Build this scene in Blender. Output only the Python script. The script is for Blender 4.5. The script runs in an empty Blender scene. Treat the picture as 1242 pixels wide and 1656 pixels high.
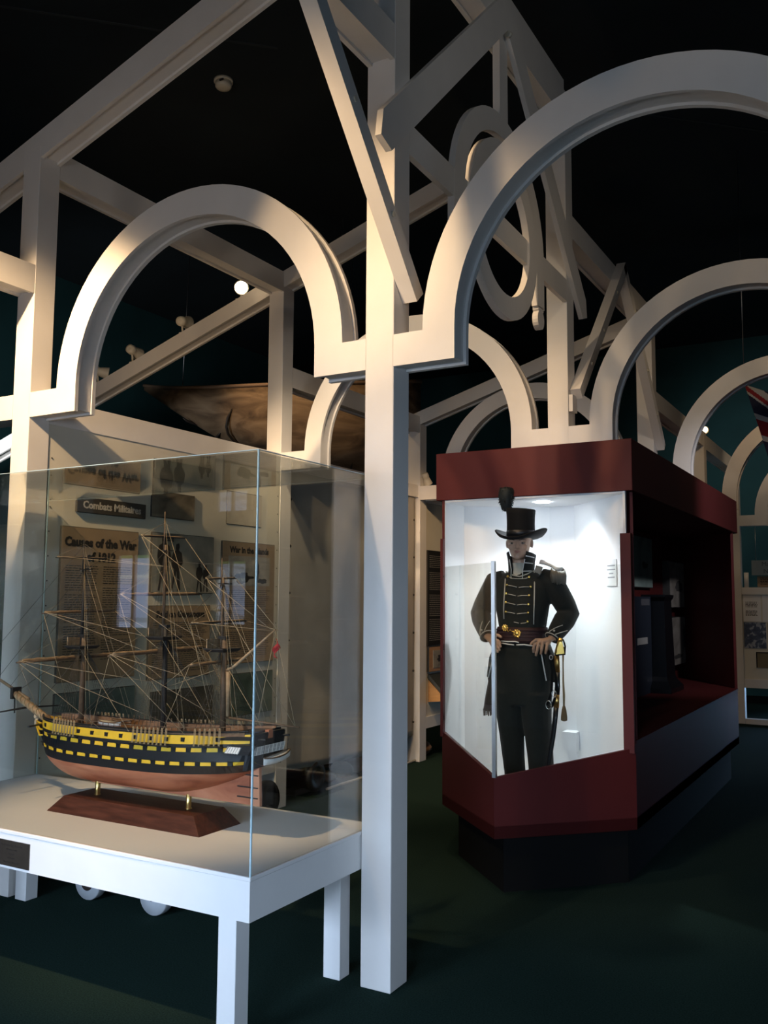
import bpy, bmesh, math, random
from mathutils import Vector, Matrix, Euler
random.seed(7)
S = bpy.context.scene
COL = S.collection
PI = math.pi

# ---------------------------------------------------------------- materials
def mat(name, col, rough=.6, metal=0.0, var=0.0, vscale=8.0, bump=0.0, bscale=60.0, spec=.5, stretch=None, sheen=0.0):
    m = bpy.data.materials.new(name); m.use_nodes = True
    nt = m.node_tree; b = nt.nodes['Principled BSDF']
    b.inputs['Base Color'].default_value = (*col, 1)
    b.inputs['Roughness'].default_value = rough
    b.inputs['Metallic'].default_value = metal
    b.inputs['Specular IOR Level'].default_value = spec
    if sheen:
        b.inputs['Sheen Weight'].default_value = sheen
    tc = nt.nodes.new('ShaderNodeTexCoord'); src = tc.outputs['Object']
    if stretch:
        mp = nt.nodes.new('ShaderNodeMapping'); mp.inputs['Scale'].default_value = stretch
        nt.links.new(src, mp.inputs['Vector']); src = mp.outputs['Vector']
    if var:
        n = nt.nodes.new('ShaderNodeTexNoise'); n.inputs['Scale'].default_value = vscale; n.inputs['Detail'].default_value = 6
        nt.links.new(src, n.inputs['Vector'])
        r = nt.nodes.new('ShaderNodeValToRGB')
        r.color_ramp.elements[0].position = .3; r.color_ramp.elements[1].position = .7
        r.color_ramp.elements[0].color = (*[max(0, c*(1-var)) for c in col], 1)
        r.color_ramp.elements[1].color = (*[min(1, c*(1+var)) for c in col], 1)
        nt.links.new(n.outputs['Fac'], r.inputs['Fac']); nt.links.new(r.outputs['Color'], b.inputs['Base Color'])
    if bump:
        n2 = nt.nodes.new('ShaderNodeTexNoise'); n2.inputs['Scale'].default_value = bscale; n2.inputs['Detail'].default_value = 4
        nt.links.new(src, n2.inputs['Vector'])
        bp = nt.nodes.new('ShaderNodeBump'); bp.inputs['Strength'].default_value = bump; bp.inputs['Distance'].default_value = .01
        nt.links.new(n2.outputs['Fac'], bp.inputs['Height']); nt.links.new(bp.outputs['Normal'], b.inputs['Normal'])
    return m

def emit(name, col, strength):
    m = bpy.data.materials.new(name); m.use_nodes = True
    nt = m.node_tree; nt.nodes.clear()
    o = nt.nodes.new('ShaderNodeOutputMaterial'); e = nt.nodes.new('ShaderNodeEmission')
    e.inputs['Color'].default_value = (*col, 1); e.inputs['Strength'].default_value = strength
    nt.links.new(e.outputs[0], o.inputs[0]); return m

def ramp_mat(name, stops, scale=6, detail=8, rough=.6, stretch=(1,1,1), kind='noise', dist=0.6):
    m = bpy.data.materials.new(name); m.use_nodes = True
    nt = m.node_tree; b = nt.nodes['Principled BSDF']; b.inputs['Roughness'].default_value = rough
    tc = nt.nodes.new('ShaderNodeTexCoord'); mp = nt.nodes.new('ShaderNodeMapping'); mp.inputs['Scale'].default_value = stretch
    nt.links.new(tc.outputs['Object'], mp.inputs['Vector'])
    n = nt.nodes.new('ShaderNodeTexNoise'); n.inputs['Scale'].default_value = scale; n.inputs['Detail'].default_value = detail
    n.inputs['Distortion'].default_value = dist
    nt.links.new(mp.outputs['Vector'], n.inputs['Vector'])
    r = nt.nodes.new('ShaderNodeValToRGB'); cr = r.color_ramp
    while len(cr.elements) < len(stops): cr.elements.new(.5)
    for e, (p, c) in zip(cr.elements, stops): e.position = p; e.color = (*c, 1)
    nt.links.new(n.outputs['Fac'], r.inputs['Fac']); nt.links.new(r.outputs['Color'], b.inputs['Base Color'])
    return m

def glass_mat(name, tint, refl=1.0, rough=0.0):
    m = bpy.data.materials.new(name); m.use_nodes = True
    nt = m.node_tree; nt.nodes.clear()
    o = nt.nodes.new('ShaderNodeOutputMaterial'); t = nt.nodes.new('ShaderNodeBsdfTransparent'); g = nt.nodes.new('ShaderNodeBsdfGlossy')
    t.inputs['Color'].default_value = (*tint, 1); g.inputs['Roughness'].default_value = rough
    g.inputs['Color'].default_value = (refl, refl, refl, 1)
    f = nt.nodes.new('ShaderNodeFresnel'); f.inputs['IOR'].default_value = 1.5
    geo = nt.nodes.new('ShaderNodeNewGeometry')
    # the same reflectance on entering and on leaving the sheet
    inv = nt.nodes.new('ShaderNodeMapRange'); inv.inputs['To Min'].default_value = 1.5; inv.inputs['To Max'].default_value = 1/1.5
    nt.links.new(geo.outputs['Backfacing'], inv.inputs['Value'])
    f2 = nt.nodes.new('ShaderNodeFresnel'); f2.inputs['IOR'].default_value = 1.5
    lw = nt.nodes.new('ShaderNodeLayerWeight'); lw.inputs['Blend'].default_value = .5
    mp = nt.nodes.new('ShaderNodeMath'); mp.operation = 'POWER'; mp.inputs[1].default_value = 4.0
    nt.links.new(lw.outputs['Facing'], mp.inputs[0])
    ad = nt.nodes.new('ShaderNodeMath'); ad.operation = 'MULTIPLY_ADD'; ad.inputs[1].default_value = .9; ad.inputs[2].default_value = .045
    ad.use_clamp = True
    nt.links.new(mp.outputs[0], ad.inputs[0])
    mx = nt.nodes.new('ShaderNodeMixShader')
    nt.links.new(ad.outputs[0], mx.inputs[0]); nt.links.new(t.outputs[0], mx.inputs[1]); nt.links.new(g.outputs[0], mx.inputs[2])
    nt.links.new(mx.outputs[0], o.inputs[0])
    for n in (f, f2, inv, geo): nt.nodes.remove(n)
    return m

M = {}
M['white'] = mat('white_paint', (.76,.73,.69), .55, var=.03, vscale=5, bump=.04, bscale=90)
M['table'] = mat('table_white', (.80,.79,.77), .5, var=.03, vscale=4)
M['panel'] = mat('panel_white', (.68,.64,.53), .6, var=.05, vscale=3)
M['sill'] = mat('window_frame_paint', (.75,.75,.75), .5)
M['wall'] = mat('teal_wall_paint', (.012,.062,.064), .85, var=.12, vscale=2)
M['ceil'] = mat('dark_ceiling_paint', (.010,.017,.021), .9, var=.2, vscale=1.5)
M['rearwall'] = mat('rear_wall_paint', (.10,.13,.13), .85, var=.1, vscale=2)
M['carpet'] = mat('dark_green_carpet', (.017,.034,.028), .98, spec=.02, var=.35, vscale=140, bump=.5, bscale=400)
M['red'] = mat('dark_red_paint', (.085,.0135,.013), .55, spec=.22, var=.06, vscale=4, bump=.03, bscale=150)
M['black'] = mat('black_plinth_paint', (.005,.005,.005), .85, spec=.15)
M['inner'] = mat('case_interior_white', (.88,.89,.90), .6, var=.02, vscale=4)
M['steel'] = mat('brushed_steel', (.55,.56,.58), .35, 1.0)
M['brass'] = mat('brass', (.80,.55,.20), .28, 1.0)
M['gold'] = mat('gilt', (.85,.55,.16), .3, 1.0)
M['glass'] = glass_mat('clear_glass', (.958,.968,.952))
M['glassedge'] = mat('polished_glass_edge', (.50,.68,.72), .15, 0.0, spec=1.0)  # pale tint puts the bright highlight of the edges into the colour
M['plaque'] = mat('dark_brass_plaque', (.050,.042,.033), .4, .4, var=.1, vscale=20)
M['ink'] = mat('black_ink', (.02,.017,.015), .8)
M['paleink'] = mat('white_ink', (.46,.44,.40), .8)
M['paper'] = mat('aged_paper', (.30,.215,.135), .85, var=.14, vscale=6)
M['paperedge'] = mat('dark_board_edge', (.03,.028,.025), .7)
M['cream'] = mat('cream_plastic', (.66,.61,.50), .45)
M['screw'] = mat('dark_screw', (.04,.035,.03), .5, .6)
M['ply'] = mat('plywood', (.45,.24,.09), .6, var=.15, vscale=5, stretch=(1,1,8))

# ---------------------------------------------------------------- mesh building
class MB:
    def __init__(self): self.bm = bmesh.new(); self.mi = 0
    def v(self, p): return self.bm.verts.new(p)
    def f(self, vs, smooth=False):
        try: fc = self.bm.faces.new(vs)
        except ValueError: return None
        fc.material_index = self.mi; fc.smooth = smooth; return fc
    def box(self, lo, hi):
        x0,y0,z0 = lo; x1,y1,z1 = hi
        if x0 > x1: x0,x1 = x1,x0
        if y0 > y1: y0,y1 = y1,y0
        if z0 > z1: z0,z1 = z1,z0
        return self.hexa([(x0,y0,z0),(x1,y0,z0),(x1,y1,z0),(x0,y1,z0),(x0,y0,z1),(x1,y0,z1),(x1,y1,z1),(x0,y1,z1)])
    def hexa(self, P):
        v = [self.v(p) for p in P]
        for q in ((3,2,1,0),(4,5,6,7),(0,1,5,4),(1,2,6,5),(2,3,7,6),(3,0,4,7)): self.f([v[i] for i in q])
        return self
    def obox(self, c, ex, ey, ez):
        c = Vector(c); ex = Vector(ex); ey = Vector(ey); ez = Vector(ez)
        return self.hexa([c-ex-ey-ez, c+ex-ey-ez, c+ex+ey-ez, c-ex+ey-ez, c-ex-ey+ez, c+ex-ey+ez, c+ex+ey+ez, c-ex+ey+ez])
    def prism(self, pts, d, smooth=False):
        d = Vector(d); a = [self.v(p) for p in pts]; b = [self.v(Vector(p)+d) for p in pts]; n = len(a)
        self.f(a[::-1]); self.f(b)
        for i in range(n): self.f([a[i], a[(i+1)%n], b[(i+1)%n], b[i]], smooth)
        return self
    def rings(self, R, cap=True, smooth=True, closed=True):
        V = [[self.v(p) for p in r] for r in R]; n = len(R[0])
        for i in range(len(V)-1):
            for j in range(n if closed else n-1):
                k = (j+1) % n; self.f([V[i][j], V[i][k], V[i+1][k], V[i+1][j]], smooth)
        if cap and closed: self.f(V[0][::-1], False); self.f(V[-1], False)
        return self
    def tube(self, pts, r, n=8, cap=True, smooth=True, flat=1.0):
        pts = [Vector(p) for p in pts]
        rr = r if isinstance(r, (list, tuple)) else [r]*len(pts)
        R = []; ref = None
        for i, p in enumerate(pts):
            t = (pts[min(i+1, len(pts)-1)] - pts[max(i-1, 0)])
            if t.length < 1e-9: t = Vector((0,0,1))
            t.normalize()
            if ref is None:
                a = Vector((0,0,1)) if abs(t.z) < .9 else Vector((1,0,0))
                u = t.cross(a).normalized()
            else:
                u = (ref - t*ref.dot(t)).normalized()
            ref = u; w = t.cross(u)
            R.append([p + (u*math.cos(2*PI*k/n)*rr[i] + w*math.sin(2*PI*k/n)*rr[i]*flat) for k in range(n)])
        return self.rings(R, cap, smooth)
    def lathe(self, prof, o, ax=(0,0,1), n=24, smooth=True):
        o = Vector(o); ax = Vector(ax).normalized()
        a = Vector((0,0,1)) if abs(ax.z) < .9 else Vector((1,0,0))
        u = ax.cross(a).normalized(); w = ax.cross(u)
        R = [[o + ax*h + (u*math.cos(2*PI*k/n) + w*math.sin(2*PI*k/n))*max(r, 1e-5) for k in range(n)] for r, h in prof]
        return self.rings(R, True, smooth)
    def ball(self, c, r, n=12, m=8, sc=(1,1,1)):
        c = Vector(c); R = []
        for i in range(m+1):
            t = PI*i/m - PI/2; rr = max(math.cos(t), .001)
            R.append([c + Vector((r*sc[0]*rr*math.cos(2*PI*k/n), r*sc[1]*rr*math.sin(2*PI*k/n), r*sc[2]*math.sin(t))) for k in range(n)])
        return self.rings(R, True, True)
    def build(self, name, mats, parent=None, bevel=0.0, off=None, remesh=0.0, smooth_iter=0, auto=False):
        bmesh.ops.recalc_face_normals(self.bm, faces=self.bm.faces)
        if bevel:
            ed = [e for e in self.bm.edges if len(e.link_faces) == 2 and e.calc_face_angle(0) > .6]
            bmesh.ops.bevel(self.bm, geom=ed, offset=bevel, segments=1, affect='EDGES', profile=.5)
        me = bpy.data.meshes.new(name); self.bm.to_mesh(me); self.bm.free()
        for m in (mats if isinstance(mats, (list, tuple)) else [mats]): me.materials.append(M[m] if isinstance(m, str) else m)
        o = bpy.data.objects.new(name, me); COL.objects.link(o)
        if remesh:
            md = o.modifiers.new('r', 'REMESH'); md.mode = 'VOXEL'; md.voxel_size = remesh; md.use_smooth_shade = True
            if smooth_iter:
                s = o.modifiers.new('s', 'SMOOTH'); s.iterations = smooth_iter; s.factor = .5
            dg = bpy.context.evaluated_depsgraph_get(); nm = bpy.data.meshes.new_from_object(o.evaluated_get(dg))
            o.modifiers.clear(); mm = list(me.materials); o.data = nm
            if len(nm.materials) == 0:
                for x in mm: nm.materials.append(x)
            for p in nm.polygons: p.use_smooth = True
            bpy.data.meshes.remove(me); nm.name = name
        if parent is not None:
            o.parent = parent; off = ORG[parent.name]
        elif off is None: off = (0,0,0)
        off = Vector(off)
        if off.length: o.data.transform(Matrix.Translation(-off))
        if parent is None: o.location = off
        ORG[o.name] = off
        return o
ORG = {}
def thing(name, label, cat, loc=(0,0,0), group=None):
    o = bpy.data.objects.new(name, None); COL.objects.link(o); o.empty_display_size = .05
    o.location = loc; ORG[o.name] = Vector(loc); o['label'] = label; o['category'] = cat
    if group: o['group'] = group
    return o
def tag(o, label, cat, group=None):
    o['label'] = label; o['category'] = cat
    if group: o['group'] = group
    return o
def struct(mb, name, m, **k):
    o = mb.build(name, m, **k); o['kind'] = 'structure'; return o
def clone(o, delta, label=None, group=None):
    c = o.copy(); COL.objects.link(c); c.location = o.location + Vector(delta); ORG[c.name] = ORG[o.name] + Vector(delta)
    if label: c['label'] = label
    if group: c['group'] = group
    for ch in list(o.children):
        d = ch.copy(); COL.objects.link(d); d.parent = c
        for g in list(ch.children):
            e = g.copy(); COL.objects.link(e); e.parent = d
    return c
FACE = {'+X': Matrix(((0,0,1),(1,0,0),(0,1,0))), '-Y': Matrix(((1,0,0),(0,0,-1),(0,1,0)))}
def text(name, s, size, c, face, m, parent, bold=0.0, align='CENTER', sx=1.0, serif=False):
    cu = bpy.data.curves.new(name, 'FONT'); cu.body = s; cu.size = size; cu.align_x = align; cu.align_y = 'CENTER'
    cu.offset = bold; cu.extrude = .0008; cu.resolution_u = 2
    t = bpy.data.objects.new(name, cu); COL.objects.link(t)
    dg = bpy.context.evaluated_depsgraph_get(); me = bpy.data.meshes.new_from_object(t.evaluated_get(dg))
    bpy.data.objects.remove(t); bpy.data.curves.remove(cu)
    R = FACE[face].to_4x4() @ Matrix.Diagonal((sx,1,1,1))
    me.transform(R); me.transform(Matrix.Translation(Vector(c) - ORG[parent.name]))
    me.materials.clear(); me.materials.append(M[m] if isinstance(m, str) else m)
    o = bpy.data.objects.new(name, me); COL.objects.link(o); o.parent = parent; ORG[o.name] = ORG[parent.name]
    return o

# ---------------------------------------------------------------- camera (f = 1466 px on 1242 x 1656)
cam = bpy.data.cameras.new('camera'); co = bpy.data.objects.new('camera', cam); COL.objects.link(co)
cam.sensor_fit = 'VERTICAL'; cam.sensor_height = 36.0; cam.lens = 36.0*1466.48/1656
cam.clip_start = .05; cam.clip_end = 100
yaw, pit, rol = [math.radians(a) for a in (29.788, 5.505, .3533)]
fw = Vector((-math.sin(yaw)*math.cos(pit), math.cos(yaw)*math.cos(pit), math.sin(pit)))
rt = Vector((math.cos(yaw), math.sin(yaw), 0)); up = rt.cross(fw)
r2 = rt*math.cos(rol) + up*math.sin(rol); u2 = -rt*math.sin(rol) + up*math.cos(rol)
co.matrix_world = Matrix(((r2.x,u2.x,-fw.x,0),(r2.y,u2.y,-fw.y,0),(r2.z,u2.z,-fw.z,1.7),(0,0,0,1)))
S.camera = co

# ---------------------------------------------------------------- room shell
X0, X1, YR, YB, ZC = -10.4, 4.6, -2.6, 16.6, 6.3
struct(MB().box((X0-.2,YR-.2,-.15),(X1+.2,YB+.2,0)), 'floor', 'carpet')
struct(MB().box((X0-.2,YR-.2,ZC),(X1+.2,YB+.2,ZC+.15)), 'ceiling', 'ceil')
struct(MB().box((X0-.2,YR-.2,0),(X0,YB+.2,ZC)), 'wall_left', 'wall')
struct(MB().box((X1,YR-.2,0),(X1+.2,YB+.2,ZC)), 'wall_right', 'wall')
struct(MB().box((X0,YB,0),(X1,YB+.2,ZC)), 'wall_back', 'wall')
struct(MB().box((X0,YR-.2,0),(X1,YR,ZC)), 'wall_rear', 'rearwall')
for i, (a, b) in enumerate((((X0,YB-.02),(X1,YB)), ((X0,YR),(X0+.02,YB)))):
    struct(MB().box((a[0],a[1],0),(b[0],b[1],.12)), ('baseboard_back','baseboard_left')[i], 'black')

def window_view():
    # what is seen through the panes: hedge above, pale clapboard siding below
    m = bpy.data.materials.new('daylight_view'); m.use_nodes = True; nt = m.node_tree; nt.nodes.clear()
    o = nt.nodes.new('ShaderNodeOutputMaterial'); e = nt.nodes.new('ShaderNodeEmission'); nt.links.new(e.outputs[0], o.inputs[0])
    tc = nt.nodes.new('ShaderNodeTexCoord'); sp = nt.nodes.new('ShaderNodeSeparateXYZ'); nt.links.new(tc.outputs['Object'], sp.inputs[0])
    r = nt.nodes.new('ShaderNodeValToRGB'); cr = r.color_ramp; cr.interpolation = 'CONSTANT'
    st = [(0,(.55,.66,.95)),(.06,(.30,.36,.52)),(.12,(.48,.58,.92)),(.52,(.62,.66,.85)),(.60,(.85,.90,1.0)),(.64,(.50,.58,.80)),(.84,(.16,.26,.10)),(.9,(.22,.36,.14))]
    while len(cr.elements) < len(st): cr.elements.new(.5)
    for el, (p, c) in zip(cr.elements, st): el.position = p; el.color = (*c, 1)
    mr = nt.nodes.new('ShaderNodeMapRange'); mr.inputs['From Min'].default_value = 0; mr.inputs['From Max'].default_value = 1.0
    nt.links.new(sp.outputs['Z'], mr.inputs['Value']); nt.links.new(mr.outputs[0], r.inputs['Fac']); nt.links.new(r.outputs['Color'], e.inputs['Color'])
    e.inputs['Strength'].default_value = WIN_VIEW
    return m
WIN_VIEW = 2.2
def window(n, lo, hi, axis, pane_mat, mull=1):
    # lo/hi are opposite corners of the glazed rectangle; axis is the wall normal
    x0,y0,z0 = lo; x1,y1,z1 = hi; t = .07
    fr = MB()
    if axis == 'y':
        d = (y0, y0+.06)
        for a in ((x0-t,z0-t,x1+t,z0),(x0-t,z1,x1+t,z1+t),(x0-t,z0,x0,z1),(x1,z0,x1+t,z1)): fr.box((a[0],d[0],a[1]),(a[2],d[1],a[3]))
        for k in range(mull):
            xm = x0 + (x1-x0)*(k+1)/(mull+1); fr.box((xm-.02,d[0],z0),(xm+.02,d[1],z1))
        pn = MB().box((x0,y0+.005,z0),(x1,y0+.02,z1))
    else:
        d = (x0-.06, x0)
        for a in ((y0-t,z0-t,y1+t,z0),(y0-t,z1,y1+t,z1+t),(y0-t,z0,y0,z1),(y1,z0,y1+t,z1)): fr.box((d[0],a[0],a[1]),(d[1],a[2],a[3]))
        for k in range(mull):
            ym = y0 + (y1-y0)*(k+1)/(mull+1); fr.box((d[0],ym-.02,z0),(d[1],ym+.02,z1))
        pn = MB().box((x0-.02,y0,z0),(x0-.005,y1,z1))
    o = struct(fr, 'window_%d' % n, 'sill', off=lo)
    pn.build('pane', pane_mat, o)
    return o
DAY = emit('daylight_pane', (.50,.72,1.0), 2.0)
wb = MB()
for q in ((-1.5,.12,1.1,.16),(-1.5,.84,1.1,.9),(-1.56,.12,-1.5,.9),(1.1,.12,1.16,.9),(-.25,.12,-.15,.9)): wb.box((q[0],YB-.06,q[1]),(q[2],YB,q[3]))
wo = struct(wb, 'window_5', 'sill', off=(-.2,YB,.1)); MB().box((-1.5,YB-.03,.16),(1.1,YB-.01,.84)).build('pane', DAY, wo)
window(1, (-8.44,YR,1.34), (-7.93,YR,2.22), 'y', window_view(), 1)
window(2, (-4.6,YR,1.0), (-2.4,YR,2.5), 'y', DAY, 2)
window(3, (-2.0,YR,1.0), (.2,YR,2.5), 'y', DAY, 2)
window(4, (2.0,YR,1.0), (4.2,YR,2.5), 'y', DAY, 2)
window(6, (X1,-1.6,1.0), (X1,.4,2.5), 'x', DAY, 2)
# ---------------------------------------------------------------- white timber frame
W = .152                       # post width
AX, BX, CX = (-4.65,-4.498), (-2.156,-2.004), (.296,.448)
YF = [3.58 + 2.53*k for k in range(5)]
def post(x, y, top, label, foot=0.0):
    o = MB().box((x[0],y,foot),(x[1],y+W,top)).build('frame_post', 'white', off=((x[0]+x[1])/2,y+W/2,foot), bevel=.003)
    return tag(o, label, 'post', 'white timber frame posts')
post(AX, YF[0], 4.47, 'white square post beside the bow end of the ship case, under a sloping rafter')
post(BX, YF[0], 5.42, 'tall white square post in front, between the ship case and the red showcase')
post(AX, YF[1], 4.44, 'white post behind the glass case, between the poster panel and the canvas sheet')
post(BX, YF[1], 5.42, 'white post rising from the front of the red showcase roof, beside the ornate gable', 2.713)
post(AX, YF[2], 3.66, 'white post where the canvas sheet ends, beside the dark text board')
post(BX, YF[2], 4.50, 'white post rising behind the red showcase at the foot of the second gable', 2.713)
post(BX, YF[3], 3.73, 'white post behind the red showcase roof below the lit amber spotlight')
post(BX, YF[4], 3.73, 'slim distant white post between the red showcase and the panel of small prints')
for k, y in enumerate(YF):
    post(CX, y, 3.95, ('white post under the far foot of the biggest arch, out beyond the showcase','white post under the far foot of the arch that rises from the showcase roof','white post under the far foot of the arch that frames the flag','white post under the far foot of the arch just below the flag','white post at the hidden far end of the distant display panel')[k])

ZB, ZS = 2.772, 2.922          # underside of the springing bar, springing line
def arch_outline(cx, ro, ri, xl, xr, ins=0.0, n=40):
    # list of quads (each 4 xz points) making up the arch board
    ro -= ins; ri += ins; zb = ZB+ins; zs = ZS-ins
    Q = []
    for i in range(n):
        a, b = PI*i/n, PI*(i+1)/n
        Q.append([(cx+ri*math.cos(a), ZS+ri*math.sin(a)), (cx+ro*math.cos(a), ZS+ro*math.sin(a)), (cx+ro*math.cos(b), ZS+ro*math.sin(b)), (cx+ri*math.cos(b), ZS+ri*math.sin(b))])
    for s, xp in ((1, xr), (-1, xl)):
        xi, xo = cx+s*ri, cx+s*ro
        Q.append([(xi,zb),(xo,zb),(xo,zs),(xi,zs)])
        if ins: Q.append([(xi,zs),(xo,zs),(xo,ZS),(xi,ZS)])
        Q.append([(xo,zb),(xp,zb),(xp,zs),(xo,zs)])
    return Q
def slab(mb, Q, y0, y1):
    cache = {}
    def V(p, y):
        k = (round(p[0],5), round(p[1],5), y)
        if k not in cache: cache[k] = mb.v((p[0], y, p[1]))
        return cache[k]
    edges = {}
    for q in Q:
        mb.f([V(p,y0) for p in q]); mb.f([V(p,y1) for p in q])
        for i in range(4):
            a = (round(q[i][0],5),round(q[i][1],5)); b = (round(q[(i+1)%4][0],5),round(q[(i+1)%4][1],5))
            if a == b: continue
            k = tuple(sorted((a,b))); edges[k] = edges.get(k,0)+1
    for (a,b), c in edges.items():
        if c == 1: mb.f([V(a,y0),V(b,y0),V(b,y1),V(a,y1)])
def arch(cx, xl, xr, y, label, ro=.992, ri=.832):
    xl -= .004; xr += .004
    t = thing('timber_arch', label, 'arch', (cx,y,ZB), 'round white timber arches')
    for nm, y0, y1, ins in (('front_board',y,y+.024,0),('core',y+.024,y+.126,.014),('back_board',y+.126,y+W,0)):
        mb = MB(); slab(mb, arch_outline(cx, ro, ri, xl, xr, ins), y0, y1); mb.build(nm, 'white', t)
LA, RA = -3.278, -.862
arch(LA, AX[1], BX[0], YF[0], 'warmly lit round white arch standing directly above the ship case')
arch(RA, BX[1], CX[0], YF[0], 'biggest round white arch, springing from the tall post on the showcase side')
arch(LA+.01, AX[1], BX[0], YF[1], 'round white arch seen beyond the ship case, its foot landing on the red showcase roof')
arch(RA, BX[1], CX[0], YF[1], 'second round white arch above the red showcase roof, behind the biggest one')
arch(LA+.02, AX[1], BX[0], YF[2], 'dim distant round white arch seen low behind the white post above the red roof')
arch(RA+.02, BX[1], CX[0], YF[2], 'third round white arch of the receding row, framing the hanging flag')
arch(RA+.04, BX[1], CX[0], YF[3], 'fourth round white arch of the receding row, just below the flag')
arch(RA+.06, BX[1], CX[0], YF[4], 'smallest round white arch of the receding row, standing above the distant display panel')
tag(MB().box((-5.6,YF[0],ZB),(AX[0],YF[0]+W,ZS)).build('springing_bar', 'white', off=(-5.1,YF[0]+W/2,ZB)), 'short level white bar running off the left edge from the left post', 'bar')

def beam(p0, p1, side, name, label, cat, face=.172, th=W-.003, inset=.016, board=.024, group=None):
    """Two boards on a recessed core; p0-p1 is the middle of the top edge, side the horizontal thickness direction."""
    p0, p1 = Vector(p0), Vector(p1); d = (p1-p0).normalized(); s = Vector(side).normalized()
    u = s.cross(d).normalized()
    if u.z < 0: u = -u
    t = thing(name, label, cat, (p0+p1)/2 - u*face, group)
    L = (p1-p0)/2; c = (p0+p1)/2 - u*face/2
    for nm, off, w, ins in (('face_board', th/2-board/2, board/2, 0), ('core', 0, th/2-board, inset), ('face_board', -(th/2-board/2), board/2, 0)):
        MB().obox(c+s*off, L, s*w, u*(face/2-ins)).build(nm, 'white', t)
    return t
SL = .329
def rafter(yk, xa, za, x0, x1, label, SL=.3255, face=.172):
    f = lambda x: za + SL*(x-xa)
    y = YF[yk] + W/2
    return beam((x0,y,f(x0)), (x1,y,f(x1)), (0,1,0), 'rafter', label, 'rafter', group='sloping white rafters', face=face)
rafter(0, -2.965, 5.075, X0+.03, -2.0, 'sloping white rafter crossing the top of the post by the ship bow')
rafter(1, -2.965, 5.000, X0+.03, -2.0, 'sloping white rafter behind the warm arch, carrying four small spotlights', face=.138)
rafter(2, -4.609, 3.714, -4.66, -2.0, 'sloping white rafter low in the distance, passing behind the second gable', SL=.306, face=.142)

def plate(x, y0, y1, ztop, label, face=.175):
    xm = (x[0]+x[1])/2
    return beam((xm,y0,ztop), (xm,y1,ztop), (1,0,0), 'plate_beam', label, 'beam', face=face, group='level white beams along the post rows')
plate(AX, YF[0]+W, YF[1], 4.49, 'high level white beam from the post by the ship bow to the post behind the case')
plate(AX, YR+.03, YF[0], 3.71, 'low level white beam running into the front of the post by the ship bow')
plate(AX, YF[1]+W, YF[2], 3.685, 'level white beam passing in front of the hanging bark canoe')
plate(BX, YF[0]+W, YF[1], 5.49, 'level white ridge beam behind the top of the ornate gable', face=.3)
plate(BX, YR+.03, YF[0], 4.445, 'level white beam at the top meeting the front of the tall front post')
plate(BX, YF[1]+W, YF[2], 4.517, 'level white beam at the peak of the small second gable')
plate(BX, YF[2]+W, YF[3], 3.72, 'level white beam beyond the second gable, just before the amber spotlight')
plate(BX, YF[3]+W, YF[4], 3.70, 'level white beam deep in the hall, holding the lit amber spotlight')

# ---- ornate gable between the two middle posts
g = thing('ornate_gable', 'openwork white gable with arch, oval hoop and knob pendants between two posts', 'gable ornament', (-2.004,4.9,3.38))
XG0, XG1 = -2.036, -2.004
def yz(mb, pts, x0=XG0, x1=XG1): mb.prism([(x0,y,z) for y,z in pts], (x1-x0,0,0)); return mb
YM = 4.935
yz(MB(), [(YF[0]+W,3.862),(YF[1],3.825),(YF[1],3.985),(YF[0]+W,4.02)]).build('rail', 'white', g)
# rafters stand proud of the posts; apex at YM
for s in (-1, 1):
    e = lambda a: YM + s*a
    pts = [(e(0),5.44),(e(1.52),3.93),(e(1.54),3.80),(e(1.44),3.765),(e(0),5.185)]
    yz(MB(), pts, -2.003, -1.970).build('gable_rafter', 'white', g)
MB().box((-2.05,4.885,4.60),(-2.004,5.01,5.24)).build('king_post', 'white', g)
def strip(mb, outer, inner, x0, x1):
    n = len(outer)
    A = [[mb.v((x,y,z)) for y,z in P] for x in (x0,x1) for P in (outer, inner)]
    o0,i0,o1,i1 = A
    for i in range(n-1):
        for q in ([o0[i],o0[i+1],i0[i+1],i0[i]], [o1[i],i1[i],i1[i+1],o1[i+1]], [o0[i],o1[i],o1[i+1],o0[i+1]], [i0[i],i0[i+1],i1[i+1],i1[i]]): mb.f(q)
    if outer[0] != outer[-1]:
        for i in (0,-1): mb.f([o0[i],i0[i],i1[i],o1[i]])
    return mb
# horseshoe arch with legs that run down through the rail and end in round knobs
RO, RI, zc = .70, .565, 3.93
outer, inner = [], []
kz = [(0,-.30),(0,-.0)]
outer.append((YM-RO,3.62)); inner.append((YM-RI,3.62))
for i in range(33):
    a = PI - PI*i/32; outer.append((YM+RO*math.cos(a), zc+RO*math.sin(a))); inner.append((YM+RI*math.cos(a), zc+RI*math.sin(a)))
outer.append((YM+RO,3.62)); inner.append((YM+RI,3.62))
strip(MB(), outer, inner, XG0-.006, XG1+.001).build('horseshoe_arch', 'white', g)
for s in (-1,1):
    c = YM + s*(RO+RI)/2
    pts = [(c-.05,3.625),(c+.05,3.625),(c+.05,3.60)]
    pts += [(c+.062*math.cos(t), 3.54+.065*math.sin(t)) for t in [PI/2.6-k*(2*PI-2*(PI/2-PI/2.6))/16*.94 for k in range(17)]]
    pts += [(c-.05,3.60)]
    yz(MB(), pts, XG0-.006, XG1+.001).build('pendant_knob', 'white', g)
# oval hoop
def oval(a, b, n=56): return [(YM-.0+a*math.cos(2*PI*i/n), 3.915+b*math.sin(2*PI*i/n)) for i in range(n+1)]
strip(MB(), oval(.53,.535), oval(.40,.395), XG0+.004, XG1+.014).build('oval_hoop', 'white', g)
MB().tube([(-1.968,4.93,5.16),(-1.962,4.95,5.16)], .02, 10).build('bolt_head', 'panel', g)

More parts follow.
